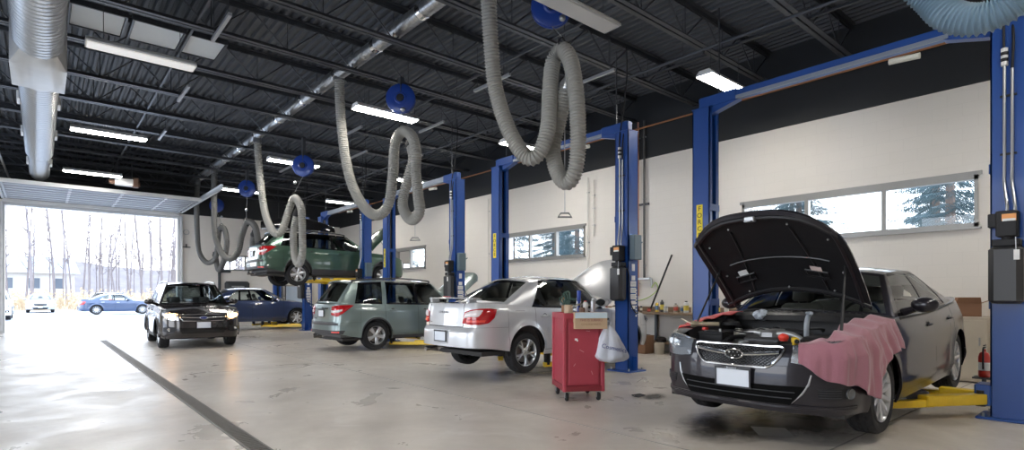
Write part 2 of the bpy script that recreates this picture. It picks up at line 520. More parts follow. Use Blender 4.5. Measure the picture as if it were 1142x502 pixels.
    # hood panel
    if P.get('hood_open') is None:
        h = MB(); deck(xh, True, -ph, ph, 0, 1, h); h.build('hood', paint, root, smooth=50)
    else:
        ang, front_s = P['hood_open']
        h = MB(); rows = deck(xh, True, -ph-.03, ph+.03, 0, .93, h)
        h = MB(); nn = len(rows)
        for i, r in enumerate(rows):
            for j in range(len(r)):
                q = -1+2*j/(len(r)-1); r[j] = r[j] + Vector((.15*q**4*(1-i/(nn-1))**2 - .04*(1-q*q)*(1-i/(nn-1)), 0, -.025*abs(q)**5))
        h.grid(rows)
        nrow = len(rows)
        # folded front lip and inner panel
        lip = [[p for p in rows[0]], [p+Vector((-.006,0,-.03)) for p in rows[0]], [p+Vector((.03,0,-.045)) for p in rows[0]]]
        h.grid(lip)
        for e in (0, -1):
            sgn = -1 if e == 0 else 1
            h.grid([[r[e] for r in rows], [r[e]+Vector((0,sgn*.003,-.022)) for r in rows]])
        hinge = rows[-1][0].copy(); hinge.y = 0
        M = Matrix.Translation(hinge+Vector((-.06,0,.11))) @ Matrix.Rotation(radians(ang), 4, 'Y') @ Matrix.Translation(-hinge)
        h.v = [tuple(M @ Vector(v)) for v in h.v]
        ho = h.build('hood', paint, root, smooth=50)
        inn = MB(); rr = []
        for i, r in enumerate(rows):
            t = i/(nrow-1); q = []
            for j, p in enumerate(r):
                w = j/(len(r)-1); e = min(w, 1-w)*2; f = min(t, 1-t)*2
                deep = .028
                if .16 < e and .14 < f: deep = .016
                if abs(t-.5) < .05 and e > .16: deep = .03
                q.append(p+Vector((0 if i else .012, 0, -deep)))
            rr.append(q)
        inn.grid(rr); inn.v = [tuple(M @ Vector(v)) for v in inn.v]
        ip = inn.build('inner_panel', mat('hood liner black', (.014,.0135,.015), .6, spec=.3, bump=.25, bscale=14), ho, smooth=20)
        root['hinge'] = 0
        P['_M'] = M; P['_rows'] = rows
    # --- seams: dark ribbons just beneath the gaps
    sm = MB()
    def vline(x, za, zb_):
        u = c.xu(x); pts = [(u, lerp(za, zb_, i/10)) for i in range(11)]
        sm.grid([[c.S(a+dx, z, -.006) for (a, z) in pts] for dx in (-.012, .012)])
    for x in (d0, d1, d2): vline(x, max(zd(x)-.01, c.zb(x)), c.zs(x))
    def hline(f, xa, xb, n=40):
        if xa is None: us = None
        sm.grid([[c.S(u, f(c.pn(u)[0].x)+dz, -.006) for u in [lerp(xa, xb, i/n) for i in range(n+1)]] for dz in (-.012, .010)])
    hline(lambda x: zd(x), u0, u2)
    hline(lambda x: max(bf[1](x), c.zb(x)+.01), 0, uf)
    hline(lambda x: max(br[1](x), c.zb(x)+.01), ur, U)
    for x in (bf[0], br[0]): vline(x, c.zb(x), max(c.zs(x)-.12, c.zb(x)+.01) if x == br[0] else c.zs(x))
    sm.mirror_y(); sm.build('door_gap', BLACKPL, root, smooth=0)
    # --- doors with handles
    for sd in (1, -1):
        for (a, b_) in ((u0, u1), (u1, u2)):
            m = MB(); rows = []
            for u in c.ulist(a+g, b_-g, ds):
                x = c.pn(u)[0].x; z0 = zd(x)
                r = [c.S(u, lerp(z0, c.zs(x), k/12)) for k in range(13)]
                r = [r[0]-Vector((0,.015,0))] + r
                rows.append([Vector((p.x, p.y*sd, p.z)) for p in r])
            m.grid(rows); dr = m.build('door', paint, root, smooth=50)
            xb = c.pn(b_)[0].x - .19; zh = c.zs(xb)-P.get('handle_drop', .13); uu = c.xu(xb)
            hm = MB()
            pts = [c.S(sd*(uu+lerp(-.085, .085, i/8)), zh+.004*sin(i/8*pi), .006+.026*sin(i/8*pi)**.5) for i in range(9)]
            hm.tube(pts, .011, 8); hm.build('door_handle', P.get('handle_mat', paint), dr)
            cp = MB().lathe([(.045, 0), (.03, -.004), (0, -.005)], c=c.S(sd*uu, zh, .001), axis='Y', n=16)
            cp.build('handle_recess', DARKPL, dr)
    if P.get('cladding'):
        zc = P['cladding']
        for sd in (1, -1):
            m = MB(); rows = []
            for u in c.ulist(c.xu(bf[0]), c.xu(br[0]), ds):
                x = c.pn(u)[0].x; z0 = c.zb(x); az = c.arch(x)
                z1 = max(zc, z0+.045 if z0 > zc-.04 else zc)
                rows.append([Vector((p.x, p.y*sd, p.z)) for p in [c.S(u, z0, -.01), c.S(u, z0, .012), c.S(u, lerp(z0, z1, .7), .013), c.S(u, z1, .006), c.S(u, z1, -.004)]])
            m.grid(rows); m.build('sill_cladding', DARKPL, root, smooth=40)
    # --- underside, wheel wells, interior tub
    ub = MB()
    zf = .27
    for (a, b_) in ((.25, c.axes[0]-c.Ra-.02), (c.axes[0]+c.Ra+.02, c.axes[1]-c.Ra-.02), (c.axes[1]+c.Ra+.02, L-.22)):
        ub.box(((a+b_)/2, 0, zf), (b_-a, 2*c.W-.22, .06))
    for ax in c.axes:
        ub.box((ax, 0, zf+.10), (2*c.Ra+.08, 2*c.W-.62, .26))
        for sd in (1, -1):
            rows = []
            for k in range(15):
                a = pi*(-.08+1.16*k/14)
                x, z = ax+(c.Ra+.012)*cos(a), c.zh+(c.Ra+.012)*sin(a)
                rows.append([(x, sd*(c.W-.05), z), (x, sd*(c.W-.40), z)])
            ub.grid(rows)
            ub.prism([(ax+c.Ra*1.02*cos(pi*k/12), c.zh+c.Ra*1.02*sin(pi*k/12)) for k in range(13)], sd*(c.W-.40), sd*(c.W-.41), lambda u, v, w: (u, w, v))
    ub.build('underbody', mat('underbody grime', (.03,.028,.027), .8, bump=.4, bscale=12), root, smooth=0)
    su = MB()
    for ax in c.axes:
        su.cyl((ax, -(c.W-.25), c.zh), (ax, c.W-.25, c.zh), .035, 10)
        for sd in (1, -1):
            su.cyl((ax+.05, sd*(c.W-.33), c.zh+.02), (ax+.08, sd*(c.W-.36), c.zh+.36), .045, 10)
            su.box((ax+.15, sd*.4, c.zh-.03), (.38, .30, .04), bev=.01)
    su.build('suspension', mat('rusty steel', (.09,.07,.055), .7, metal=.4, noise=.4, nscale=20), root)
    ex = MB().tube(catmull([(1.2,.1,.25),(2.2,.12,.22),(3.0,-.1,.24),(L-.75,-.35,.27)], 8), .03, 8)
    ex.sphere((L-.42, -.38, .29), (.22,.13,.09)); 
    ex.cyl((L-.25, -.45, .29), (L-.03, -.45, .285), .028, 12)
    ex.build('exhaust', mat('exhaust steel', (.25,.22,.19), .45, metal=.8), root)
    if not low:
        it = MB()
        it.box(((c.xA+c.xC)/2, 0, zf+.08), (c.xC-c.xA, 2*c.W-.24, .06))
        x5 = c.xA+.05
        dz = c.zs(x5)-.02
        it.grid([[Vector((x, y, z)) for (x, z) in ((c.x0+.08, dz+.02), (x5+.18, dz+.03), (x5+.38, dz-.06), (x5+.42, dz-.35), (x5+.3, zf+.1))] for y in [lerp(-.70, .70, i/8) for i in range(9)]])
        it.grid([[(c.xC-.05, y, zf+.1), (c.xC-.1, y, c.zs(c.xC)-.05)] for y in (-.7, .7)])
        it.grid([[(c.xC-.1, y, c.zs(c.xC)-.05), (c.x9-.12 if P.get('wagon') is None else c.xC-.05, y, c.zs(c.xC)-.04)] for y in (-.6, .6)])
        for sd in (1, -1):
            it.grid([[(x, sd*(c.Bs(x).y-.05), zf+.1), (x, sd*(c.Bs(x).y-.06), c.zs(x)-.02)] for x in [lerp(c.xA, c.xC, i/6) for i in range(7)]])
        it.build('interior_trim', INTERIOR, root, smooth=40)
        st = MB(); cx, cy, cz = x5+.48, P.get('driver', 1)*-.36, c.zs(x5)-.04
        tilt = Matrix.Translation((cx, cy, cz)) @ Matrix.Rotation(radians(-65), 4, 'Y')
        st.tube([tilt @ Vector((.185*cos(a), .185*sin(a), 0)) for a in [2*pi*i/28 for i in range(28)]], .015, 8, closed=True)
        st.tube([tilt @ Vector((-.17,0,0)), tilt @ Vector((0,0,.02)), tilt @ Vector((.17,0,0))], .018, 6)
        st.tube([tilt @ Vector((0,.17,0)), tilt @ Vector((0,0,.02)), tilt @ Vector((0,-.17,0))], .018, 6)
        st.sphere(tilt @ Vector((0,0,.02)), .06, 10, 6)
        st.build('steering_wheel', BLACKPL, root)
        sx = (c.xA+c.t0)/2+.35
        def seat(x, y, w, bench=False):
            s_ = MB(); zz = zf+.12
            s_.box((x-.05, y, zz+.12), (.5, w, .16), bev=.06)
            M_ = Matrix.Rotation(radians(16), 3, 'Y')
            s_.box((x+.27, y, zz+.42), (.14, w*.96, .56), bev=.06, M=M_)
            ys = (y,) if not bench else (y-.32, y+.32)
            for yy in ys:
                s_.box((x+.38, yy, zz+.80), (.09, .25, .17), bev=.05, M=M_)
                s_.cyl((x+.35, yy-.05, zz+.6), (x+.38, yy-.05, zz+.76), .007, 6); s_.cyl((x+.35, yy+.05, zz+.6), (x+.38, yy+.05, zz+.76), .007, 6)
            s_.build('rear_seat' if bench else 'seat', P.get('seat_mat', INTERIOR), root, smooth=50)
        hs = P.get('seat_dz', 0)
        sx = P.get('seat_x', (2.0, 2.85))
        seat(sx[0], .36, .5); seat(sx[0], -.36, .5); seat(sx[1], 0, 1.25, True)
        mr = MB().box((c.t0-.02+.05, 0, c.zr(c.tA)-.05), (.03, .2, .06), bev=.02); mr.build('rear_view_mirror', BLACKPL, root)
    # --- wheels
    w0 = make_wheel(P['Rw'], P.get('tw', .205), P['rim'], P['spokes'][0], P['spokes'][1], P.get('rim_mat', ALLOY), root)
    yw = c.W - P.get('tw', .205)/2 - P.get('wheel_in', .035)
    first = True
    for ax in c.axes:
        for sd in (-1, 1):
            w = w0 if first else copy_tree(w0, root); first = False
            w.location = (ax, sd*yw, P['Rw']-P.get('droop', 0)); w.rotation_euler = (0, rnd.uniform(0, 6), 0) if sd < 0 else (0, rnd.uniform(0, 6), pi)
            if ax == c.axes[0]: w.rotation_euler.z += P.get('steer', 0)
    # --- mirrors
    for sd in (1, -1):
        x = c.xA+.30; z = c.zs(x)+.10; y = c.Bs(x).y
        m = MB(); m.sphere((x-.01, sd*(y+.17), z+.01), (.075, .115, .075), 16, 10)
        m.tube([(x+.02, sd*(y-.02), z-.07), (x+.0, sd*(y+.09), z-.03)], [.04, .03], 8)
        mo = m.build('side_mirror', P.get('mirror_mat', paint), root)
        MB().prism([(.095*cos(a), .06*sin(a)) for a in [2*pi*i/16 for i in range(16)]], 0, .008, lambda u, v, w: (x+.058+w, sd*(y+.17)+u, z+.01+v)).build('mirror_glass', CHROME, mo, smooth=0)
    # --- wipers and antenna
    if not low:
        for (ya, yb) in ((-.45, .15), (.1, .6)):
            Bp = lambda y, s_: (lambda BR: BR[0].lerp(BR[1], s_)+Vector((-.035, 0, .012)))(c.front_col(abs(y)/c.yA))
            def at(y, s_): q = Bp(y, s_); return Vector((q.x, y, q.z))
            MB().tube([at(ya, .0), at(lerp(ya, yb, .5), .05), at(yb, .05)], .009, 6).build('wiper', BLACKPL, root)
    if P.get('racks'):
        z_ = lambda x: c.zr(x)+.01
        for sd in (1, -1):
            xa, xb = P['racks']; y = c.yr((xa+xb)/2)-.06
            pts = [(xa, z_(xa)+.0), (xa+.08, z_(xa)+.055), (lerp(xa, xb, .5), z_(lerp(xa, xb, .5))+.07), (xb-.08, z_(xb)+.055), (xb, z_(xb)+.0)]
            MB().tube(catmull([(x, sd*y, z) for x, z in pts], 8), .018, 8).build('roof_rail', P.get('rack_mat', DARKPL), root)
    if parts: parts(c, root, deck)
    return root, c

def plate(c, root, u, z, txt, front=True, frame=None, w=.305, h=.155, off=.018, lab=None):
    p = c.S(u, z); d = Vector((-1,0,0)) if front else Vector((1,0,0))
    o = Vector((p.x, 0, z)) + d*off
    right = Vector((0,-1,0)) if front else Vector((0,1,0))
    M = frame_M(o, right, (0,0,1))
    m = MB().box((0,0,0), (w, h, .006), bev=.004)
    m.v = [tuple(M @ Vector(v)) for v in m.v]; po = m.build('license_plate', PLATEW, root, smooth=0)
    f = MB()
    for (cx, cy, sx, sy) in ((0, h/2+.006, w+.03, .022), (0, -h/2-.002, w+.03, .014), (-w/2-.004, 0, .014, h), (w/2+.004, 0, .014, h)): f.box((cx, cy, .004), (sx, sy, .008))
    f.v = [tuple(M @ Vector(v)) for v in f.v]; f.build('plate_frame', PLATEB, po, smooth=0)
    if txt: text('plate_number', txt, .06, INKB, po, M @ Matrix.Translation((0,-.005,.005)))
    if frame: text('frame_lettering', frame, .022, PLATEW, po, M @ Matrix.Translation((0,h/2+.006,.0095)))
    return po

def emblem(c, root, u, z, sc=1., front=True, off=.02, dark=False):
    p = c.S(u, z); d = Vector((-1,0,0)) if front else Vector((1,0,0))
    o = Vector((p.x, p.y, z)) + d*off; right = Vector((0,-1,0)) if front else Vector((0,1,0))
    M = frame_M(o, right, (0,0,1)) @ Matrix.Scale(sc, 4)
    a = MB().tube([(.07*cos(t), .036*sin(t), 0) for t in [2*pi*i/32 for i in range(32)]], .006, 6, closed=True)
    for (x, y, r) in ((-.035,.012,.013), (-.002,.014,.006), (.03,.014,.006), (.01,-.014,.006), (.042,-.008,.006), (-.018,-.014,.006)):
        pts = []
        for k in range(12): rr = r*(1 if k % 3 == 0 else .45); pts.append((x+rr*cos(2*pi*k/12), y+rr*sin(2*pi*k/12)))
        a.prism(pts, 0, .005)
    a.v = [tuple(M @ Vector(v)) for v in a.v]; e = a.build('emblem', CHROME, root)
    b = MB().prism([(.068*cos(t), .034*sin(t)) for t in [2*pi*i/32 for i in range(32)]], -.004, 0)
    b.v = [tuple(M @ Vector(v)) for v in b.v]; b.build('emblem_field', GLOSSBLK if dark else mat('emblem blue', (.02,.04,.2), .3), e)
# ------------------------------------------------------------------ the car shapes
def sc_plan(pl, L, W, L0, W0): return [(x*L/L0, y*W/W0) for x, y in pl]
PLAN_SED = [(0,0),(.015,.30),(.075,.54),(.19,.765),(.46,.865),(.95,.895),(1.6,.90),(2.6,.91),(3.5,.905),(4.05,.885),(4.42,.82),(4.63,.68),(4.71,.42),(4.74,0)]
PLAN_SUV = [(0,0),(.015,.34),(.07,.58),(.20,.77),(.45,.87),(.93,.895),(1.6,.90),(2.6,.90),(3.4,.90),(3.95,.885),(4.30,.84),(4.50,.74),(4.575,.48),(4.60,0)]
def P_legacy():
    return dict(L=4.74, W=.91, plan=PLAN_SED, xf=.95, xr=3.70, Rw=.345, Ra=.388, rim=.236, tw=.215, spokes=(10,'single'), rim_mat=ALLOY,
        prof_f=[(.15,.10),(.25,.025),(.40,0),(.60,.010),(.76,.045),(.86,.10),(1.0,.25)], prof_s=[(.15,.07),(.26,.03),(.45,.0),(.66,.0),(.8,.014),(.9,.03),(1.0,.06),(1.1,.11)],
        prof_r=[(.2,.08),(.33,.0),(.56,.0),(.63,.03),(.8,.05),(1.0,.08),(1.12,.13)],
        zs=[(0,.83),(.1,.84),(.3,.87),(.6,.915),(1.0,.96),(1.5,.99),(2.5,1.0),(3.5,1.02),(4.0,1.06),(4.5,1.09),(4.74,1.08)],
        zb=[(0,.275),(.3,.265),(.56,.26),(1.4,.215),(3,.215),(4.2,.25),(4.5,.29),(4.74,.31)],
        zr=[(2.0,1.385),(2.35,1.435),(2.8,1.44),(3.25,1.385)], yr=[(2,.555),(2.5,.60),(3,.60),(3.3,.555)],
        gh=dict(front=(1.24,1.55,1.98,2.12), rear=(4.12,3.96,3.40,3.26), knots=[(1.55,2.12,'pillar'),(1.66,2.18,'front_window'),(2.60,2.66,'black'),(2.68,2.73,'side'),(3.56,3.10,'pillar'),(3.96,3.26,'')],
                cowl_crown=.045, roof_crown=.065, trunk_crown=.03, hood_x=.36, trunk_x=4.42, hood_bulge=.02),
        bump_f=(.575, lambda x: .66), bump_r=(4.07, lambda x: .64), zsill=.30, doors=(1.46,2.62,3.52), flare=.022, creases=((.80,.010,.06),(.36,.008,.06)), hood_p=.80, handle_mat=None, seat_x=(2.05,2.95))
def P_impreza():
    L, W = 4.41, .855
    k = L/4.74
    return dict(L=L, W=W, plan=[(x*k, y*W/.91) for x, y in PLAN_SED], xf=.86, xr=3.385, Rw=.318, Ra=.355, rim=.21, tw=.20, spokes=(5,'double'), rim_mat=ALLOY,
        prof_f=[(.15,.10),(.25,.025),(.40,0),(.55,.012),(.70,.05),(.80,.11),(.95,.25)], prof_s=[(.15,.06),(.26,.02),(.45,.0),(.62,.002),(.8,.016),(.9,.03),(1.0,.06),(1.1,.11)],
        prof_r=[(.2,.06),(.30,.005),(.50,.0),(.60,.01),(.65,.055),(.8,.065),(.95,.085),(1.08,.13)],
        zs=[(0,.70),(.1,.72),(.3,.77),(.6,.83),(1.0,.88),(1.5,.90),(2.5,.92),(3.3,.95),(3.8,1.0),(4.2,1.02),(4.41,1.01)],
        zb=[(0,.20),(.3,.19),(.5,.21),(1.4,.21),(2.9,.21),(3.75,.30),(4.1,.35),(4.41,.365)],
        zr=[(1.8,1.345),(2.1,1.395),(2.6,1.40),(3.1,1.34)], yr=[(1.8,.54),(2.3,.575),(2.8,.57),(3.1,.53)],
        gh=dict(front=(1.18,1.45,1.80,1.94), rear=(3.86,3.70,3.15,3.02), knots=[(1.45,1.94,'pillar'),(1.55,1.99,'front_window'),(2.42,2.44,'black'),(2.49,2.51,'side'),(3.24,2.90,'pillar'),(3.70,3.02,'')],
                cowl_crown=.045, roof_crown=.06, trunk_crown=.03, hood_x=.34, trunk_x=4.10, hood_bulge=.02, rear_glass=GLASS),
        bump_f=(.50, lambda x: .58), bump_r=(3.745, lambda x: .655), zsill=.29, doors=(1.36,2.44,3.20), flare=.026, creases=((.86,.006,.05),(.34,.006,.05)), hood_p=.80, seat_x=(1.9,2.75))
def P_forester():
    return dict(L=4.60, W=.90, plan=PLAN_SUV, xf=.93, xr=3.57, Rw=.345, Ra=.39, rim=.222, tw=.22, spokes=(5,'wide'), rim_mat=ALLOY, wagon=True,
        prof_f=[(.15,.10),(.28,.03),(.45,0),(.62,.005),(.80,.03),(.92,.09),(1.05,.2)], prof_s=[(.15,.06),(.28,.02),(.48,.0),(.72,.0),(.85,.012),(.97,.03),(1.1,.06),(1.2,.1)],
        prof_r=[(.2,.10),(.34,.02),(.45,.0),(.62,.0),(.70,.03),(.85,.045),(1.0,.06),(1.15,.09)],
        zs=[(0,.87),(.1,.885),(.3,.93),(.6,.985),(1.0,1.02),(1.5,1.04),(2.5,1.06),(3.5,1.08),(4.2,1.10),(4.6,1.10)],
        zb=[(0,.28),(.3,.26),(.5,.28),(1.4,.26),(3,.26),(4.1,.32),(4.35,.38),(4.6,.42)],
        zr=[(1.7,1.56),(2.1,1.62),(2.8,1.635),(3.6,1.61),(4.2,1.57)], yr=[(1.7,.58),(2.4,.63),(3.4,.63),(4.2,.57)],
        gh=dict(front=(1.08,1.36,1.75,1.90), rear=(4.52,4.42,4.16,4.06), knots=[(1.36,1.90,'pillar'),(1.46,1.95,'front_window'),(2.40,2.42,'black'),(2.48,2.50,'side'),(3.28,3.24,'pillar'),(3.40,3.34,'side'),(4.08,3.92,'pillar'),(4.42,4.06,'')],
                cowl_crown=.045, roof_crown=.06, trunk_crown=.012, hood_x=.34, trunk_x=4.50, hood_bulge=.02, rear_glass=DGLASS, rw=.86),
        bump_f=(.53, lambda x: .70), bump_r=(3.97, lambda x: .66), zsill=.37, doors=(1.30,2.44,3.34), flare=.025, creases=((.90,.008,.05),(.42,.008,.05)), hood_p=.82,
        racks=(1.95,4.05), seat_x=(1.85,2.75), cladding=.34)
def P_outback():
    k = 4.78/4.60
    p = P_forester()
    p.update(L=4.78, W=.91, plan=[(x*k, y*.91/.90) for x, y in PLAN_SUV], xf=.96, xr=3.705, spokes=(6,'wide'), rim=.222,
        zs=[(0,.80),(.1,.815),(.3,.86),(.6,.93),(1.0,.98),(1.5,1.01),(2.5,1.03),(3.5,1.06),(4.3,1.09),(4.78,1.09)],
        prof_f=[(.15,.10),(.28,.03),(.45,0),(.60,.005),(.75,.03),(.88,.09),(1.02,.2)],
        zr=[(1.9,1.46),(2.3,1.505),(3.0,1.515),(3.8,1.495),(4.4,1.44)], yr=[(1.9,.575),(2.5,.61),(3.5,.61),(4.4,.55)],
        gh=dict(front=(1.20,1.50,1.95,2.10), rear=(4.66,4.54,4.22,4.12), knots=[(1.50,2.10,'pillar'),(1.60,2.15,'front_window'),(2.58,2.60,'black'),(2.66,2.68,'side'),(3.46,3.40,'pillar'),(3.58,3.50,'side'),(4.18,4.0,'pillar'),(4.54,4.12,'')],
                cowl_crown=.045, roof_crown=.055, trunk_crown=.012, hood_x=.35, trunk_x=4.66, hood_bulge=.02, rear_glass=DGLASS, rw=.86),
        bump_f=(.55, lambda x: .66), bump_r=(4.12, lambda x: .68), zsill=.36, doors=(1.42,2.62,3.50), racks=(2.15,4.1), seat_x=(2.05,2.95), cladding=.42)
    return p

def both(c, name, top, bot, m, root, **k):
    for sd in (1, -1): c.patch(name, top, bot, m, root, side=sd, **k)
def lamp(c, root, name, top, bot, lens=LENS, inner=REFLECTOR, bulb=None, **k):
    out = []
    for sd in (1, -1):
        base = c.patch(name, top, bot, inner, root, side=sd, off=.004, depth=.02, **k)
        c.patch('lens', top, bot, lens, base, side=sd, off=.016, depth=.02, bulge=.01)
        cx = sum(a for a, b in top+bot)/len(top+bot); cz = sum(b for a, b in top+bot)/len(top+bot)
        m = MB()
        for du, r in ((-.07, .045), (.05, .042)):
            p = c.S(sd*(cx+du), cz, .004); q, n = c.pn(cx+du)
            n = Vector((-1, 0, 0)); M = n.to_track_quat('Z', 'Y').to_matrix()
            m.lathe([(r, .004), (r*.9, .010), (r*.75, .003), (r*.35, .001), (0, .004)], c=p, M=M, n=18)
        m.build('projector', bulb or CHROME, base)
        out.append(base)
    return out
def mesh_grille(c, root, u, z0, z1, m=GLOSSBLK, nu=26, nz=6, name='grille', w=None):
    """dark opening crossed by a diamond lattice, one part"""
    w = w or (lambda z: u)
    rows = []
    for j in range(7):
        z = lerp(z0, z1, j/6); rows.append([c.S(lerp(-w(z), w(z), i/24), z, .003) for i in range(25)])
    b = MB().grid(rows); g = b.build(name, m, root)
    l = MB(); step = 2*u/nu
    for k in range(-nz, nu+nz):
        for dr in (1, -1):
            pts = []
            for i in range(nz+1):
                z = lerp(z0, z1, i/nz); uu = -u + k*step + dr*(i-(0 if dr > 0 else 0))*step
                if dr < 0: uu = -u + (k+nz)*step - i*step
                if abs(uu) <= w(z): pts.append(c.S(uu, z, .010))
            if len(pts) > 1: l.tube(pts, .0035, 4, cap=False)
    l.build('lattice', DARKPL, g)
    return g

def legacy_parts(c, root, deck):
    U = c.U
    gw = crv([(.65,.29),(.70,.345),(.77,.385),(.81,.40)])
    mesh_grille(c, root, .46, .655, .805, w=lambda z: gw(z))
    fr = MB()
    pts = [(-gw(.65), .65), (-.2,.642), (0,.64), (.2,.642), (gw(.65), .65), (gw(.72)+.01,.72), (gw(.805)+.015,.812), (.25,.818), (0,.82), (-.25,.818), (-gw(.805)-.015,.812), (-gw(.72)-.01,.72)]
    pts = [(p.x, p.y) for p in catmull([(a, b, 0) for a, b in pts], 4, closed=True)]
    c.strip(fr, pts, .011, off=.014, closed=True); fr.build('grille_surround', CHROME, root)
    w = MB()
    for sd in (1, -1): w.tube([c.S(sd*lerp(.06, .38, i/8), .742+.030*(i/8)**1.3, .02) for i in range(9)], [.014+.004*sin(i/8*pi) for i in range(9)], 8)
    w.build('grille_wing', CHROME, root)
    emblem(c, root, 0, .742, 1.15, off=.035, dark=True)
    # headlights
    lamp(c, root, 'headlight', [(.49,.835),(.65,.858),(.80,.874),(.98,.884),(1.14,.888)], [(.47,.695),(.60,.675),(.78,.675),(.95,.73),(1.12,.84)])
    # lower intake and fog lamps
    c.patch('lower_intake', [(-.60,.50),(0,.495),(.60,.50)], [(-.46,.345),(0,.34),(.46,.345)], mat('painted intake shade', (.006,.006,.006), .8, spec=.04), root, n=40, k=8, off=.010)  # flat black patch, paints in the shade of the intake opening
    m = MB()
    for z in (.40,.45): c.strip(m, [(lerp(-.46,.46,i/12)*(1+(z-.36)*.9), z) for i in range(13)], .0045, off=.014)
    m.build('intake_slat', DARKPL, root)
    both(c, 'fog_lamp_surround', [(.66,.49),(.82,.495),(.99,.49)], [(.68,.405),(.82,.395),(.97,.405)], BLACKPL, root, off=.004)
    for sd in (1, -1):
        p = c.S(sd*.92, .448, .010); n = c.pn(.90)[1]; n = Vector((n.x, n.y*sd, 0))
        MB().lathe([(.045,0),(.043,.008),(.034,.003),(.012,.001),(0,.006)], c=p, M=n.to_track_quat('Z','Y').to_matrix(), n=20).build('fog_lamp', mat('dark fog lens', (.10,.11,.12), .15, metal=.4, coat=1.), root)
        g = MB()
        for z in (.42,.44,.46,.48): c.strip(g, [(sd*lerp(.67,.84,i/6), z) for i in range(7)], .004, off=.008)
        g.build('fog_lamp_grille', DARKPL, root)
        k = MB(); k.tube([c.S(sd*u, z, .004) for u, z in ((.62,.60),(.60,.52),(.55,.44),(.47,.36))], [.005,.009,.010,.006], 8); k.build('intake_trim', ALLOY, root)
    c_lip = MB(); c.strip(c_lip, [(lerp(-1.0,1.0,i/40), .325) for i in range(41)], .014, off=.004); c_lip.build('bumper_lip', c.P['paint'], root)
    both(c, 'bumper_spoiler', [(.0,.345),(.5,.345),(1.02,.345)], [(.0,.285),(.5,.28),(1.03,.275)], c.P['paint'], root, off=.012, n=24)
    plate(c, root, 0, .535, '', True, frame='.·. Brunswick ... ·', off=.03)
    # rear lamps
    both(c, 'tail_light', [(U-.42,.93),(U-.6,.93),(U-.8,.935),(U-.97,.94)], [(U-.44,.80),(U-.6,.78),(U-.8,.79),(U-1.0,.84)], REDLENS, root, bulge=.012)
    both(c, 'side_marker', [(c.xu(.40),.60),(c.xu(.50),.60)], [(c.xu(.40),.57),(c.xu(.50),.57)], AMBER, root)
    both(c, 'door_window_trim', [(c.xu(1.58),c.zs(1.58)-.002),(c.xu(2.6),c.zs(2.6)-.002),(c.xu(3.9),c.zs(3.9)-.002)], [(c.xu(1.58),c.zs(1.58)-.022),(c.xu(2.6),c.zs(2.6)-.022),(c.xu(3.9),c.zs(3.9)-.022)], BLACKPL, root, n=40, k=2, off=.004)

def sedan_rear(c, root, txt=True):
    U = c.U
    for sd in (1, -1):
        # lamp wraps round the corner: red lower half, clear upper inner half
        b = c.patch('tail_light', [(U-.50,.885),(U-.62,.915),(U-.78,.935),(U-.95,.94),(U-1.07,.925)], [(U-.46,.72),(U-.60,.70),(U-.78,.70),(U-.92,.72),(U-1.02,.80)], REDLENS, root, side=sd, off=.008, depth=.03, bulge=.012)
        c.patch('clear_lens', [(U-.52,.870),(U-.62,.898),(U-.74,.915),(U-.84,.915)], [(U-.50,.80),(U-.62,.80),(U-.74,.80),(U-.81,.805)], CLEARRED, b, side=sd, off=.014, depth=.01, bulge=.012)
        c.patch('reflector_strip', [(U-.55,.765),(U-.88,.77)], [(U-.55,.735),(U-.86,.735)], mat('red reflector', (.8,.06,.04), .3, coat=.5), b, side=sd, off=.017, depth=.006)
    # plate recess in bumper
    rc = c.patch('plate_recess', [(U-.20,.60),(U,.605),(U+.20,.60)], [(U-.18,.425),(U,.42),(U+.18,.425)], mat('recess shade grey', (.32,.33,.35), .4, metal=.3), root, off=-.004, depth=.0, n=14)
    p = c.S(U, .515); plate(c, root, U, .515, '', False, w=.30, h=.145, off=.006)
    fr = MB(); pts = [(U-.21,.61),(U,.615),(U+.21,.61),(U+.195,.52),(U+.185,.42),(U,.412),(U-.185,.42),(U-.195,.52)]
    c.strip(fr, pts, .010, off=.003, closed=True); fr.build('plate_surround', c.P['paint'], root)
    # lid seams
    sm = MB()
    for sd in (1, -1): c.strip(sm, [(sd*(U-.47), z) for z in (.665,.76,.86,.95,1.0)], .004, off=.001)
    c.strip(sm, [(U+lerp(-.47,.47,i/14), .664) for i in range(15)], .005, off=.0)
    sm.build('trunk_lid_gap', BLACKPL, root)
    if txt:
        q = c.S(U, .86)
        text('badge_lettering', 'S U B A R U', .050, mat('badge grey', (.22,.22,.23), .35, metal=.6), root, frame_M(Vector((q.x+.012, 0, .875)), (0,1,0), (-.1,0,1)), .003)
        q = c.S(U-.36, .72); text('badge_lettering', 'AWD', .030, CHROME, root, frame_M(Vector((q.x+.010, -.36, .72)), (0,1,0), (0,0,1)), .003)
        q = c.S(U-.30, .72); text('badge_lettering', '2.5', .026, CHROME, root, frame_M(Vector((q.x+.010, .33, .72)), (0,1,0), (0,0,1)), .003)
    # exhaust tip
    MB().lathe([(.030,-.06),(.033,0),(.028,0),(.026,-.06)], c=(c.L-.02,-.45,.30), axis='X', n=16).build('exhaust_tip', CHROME, root)

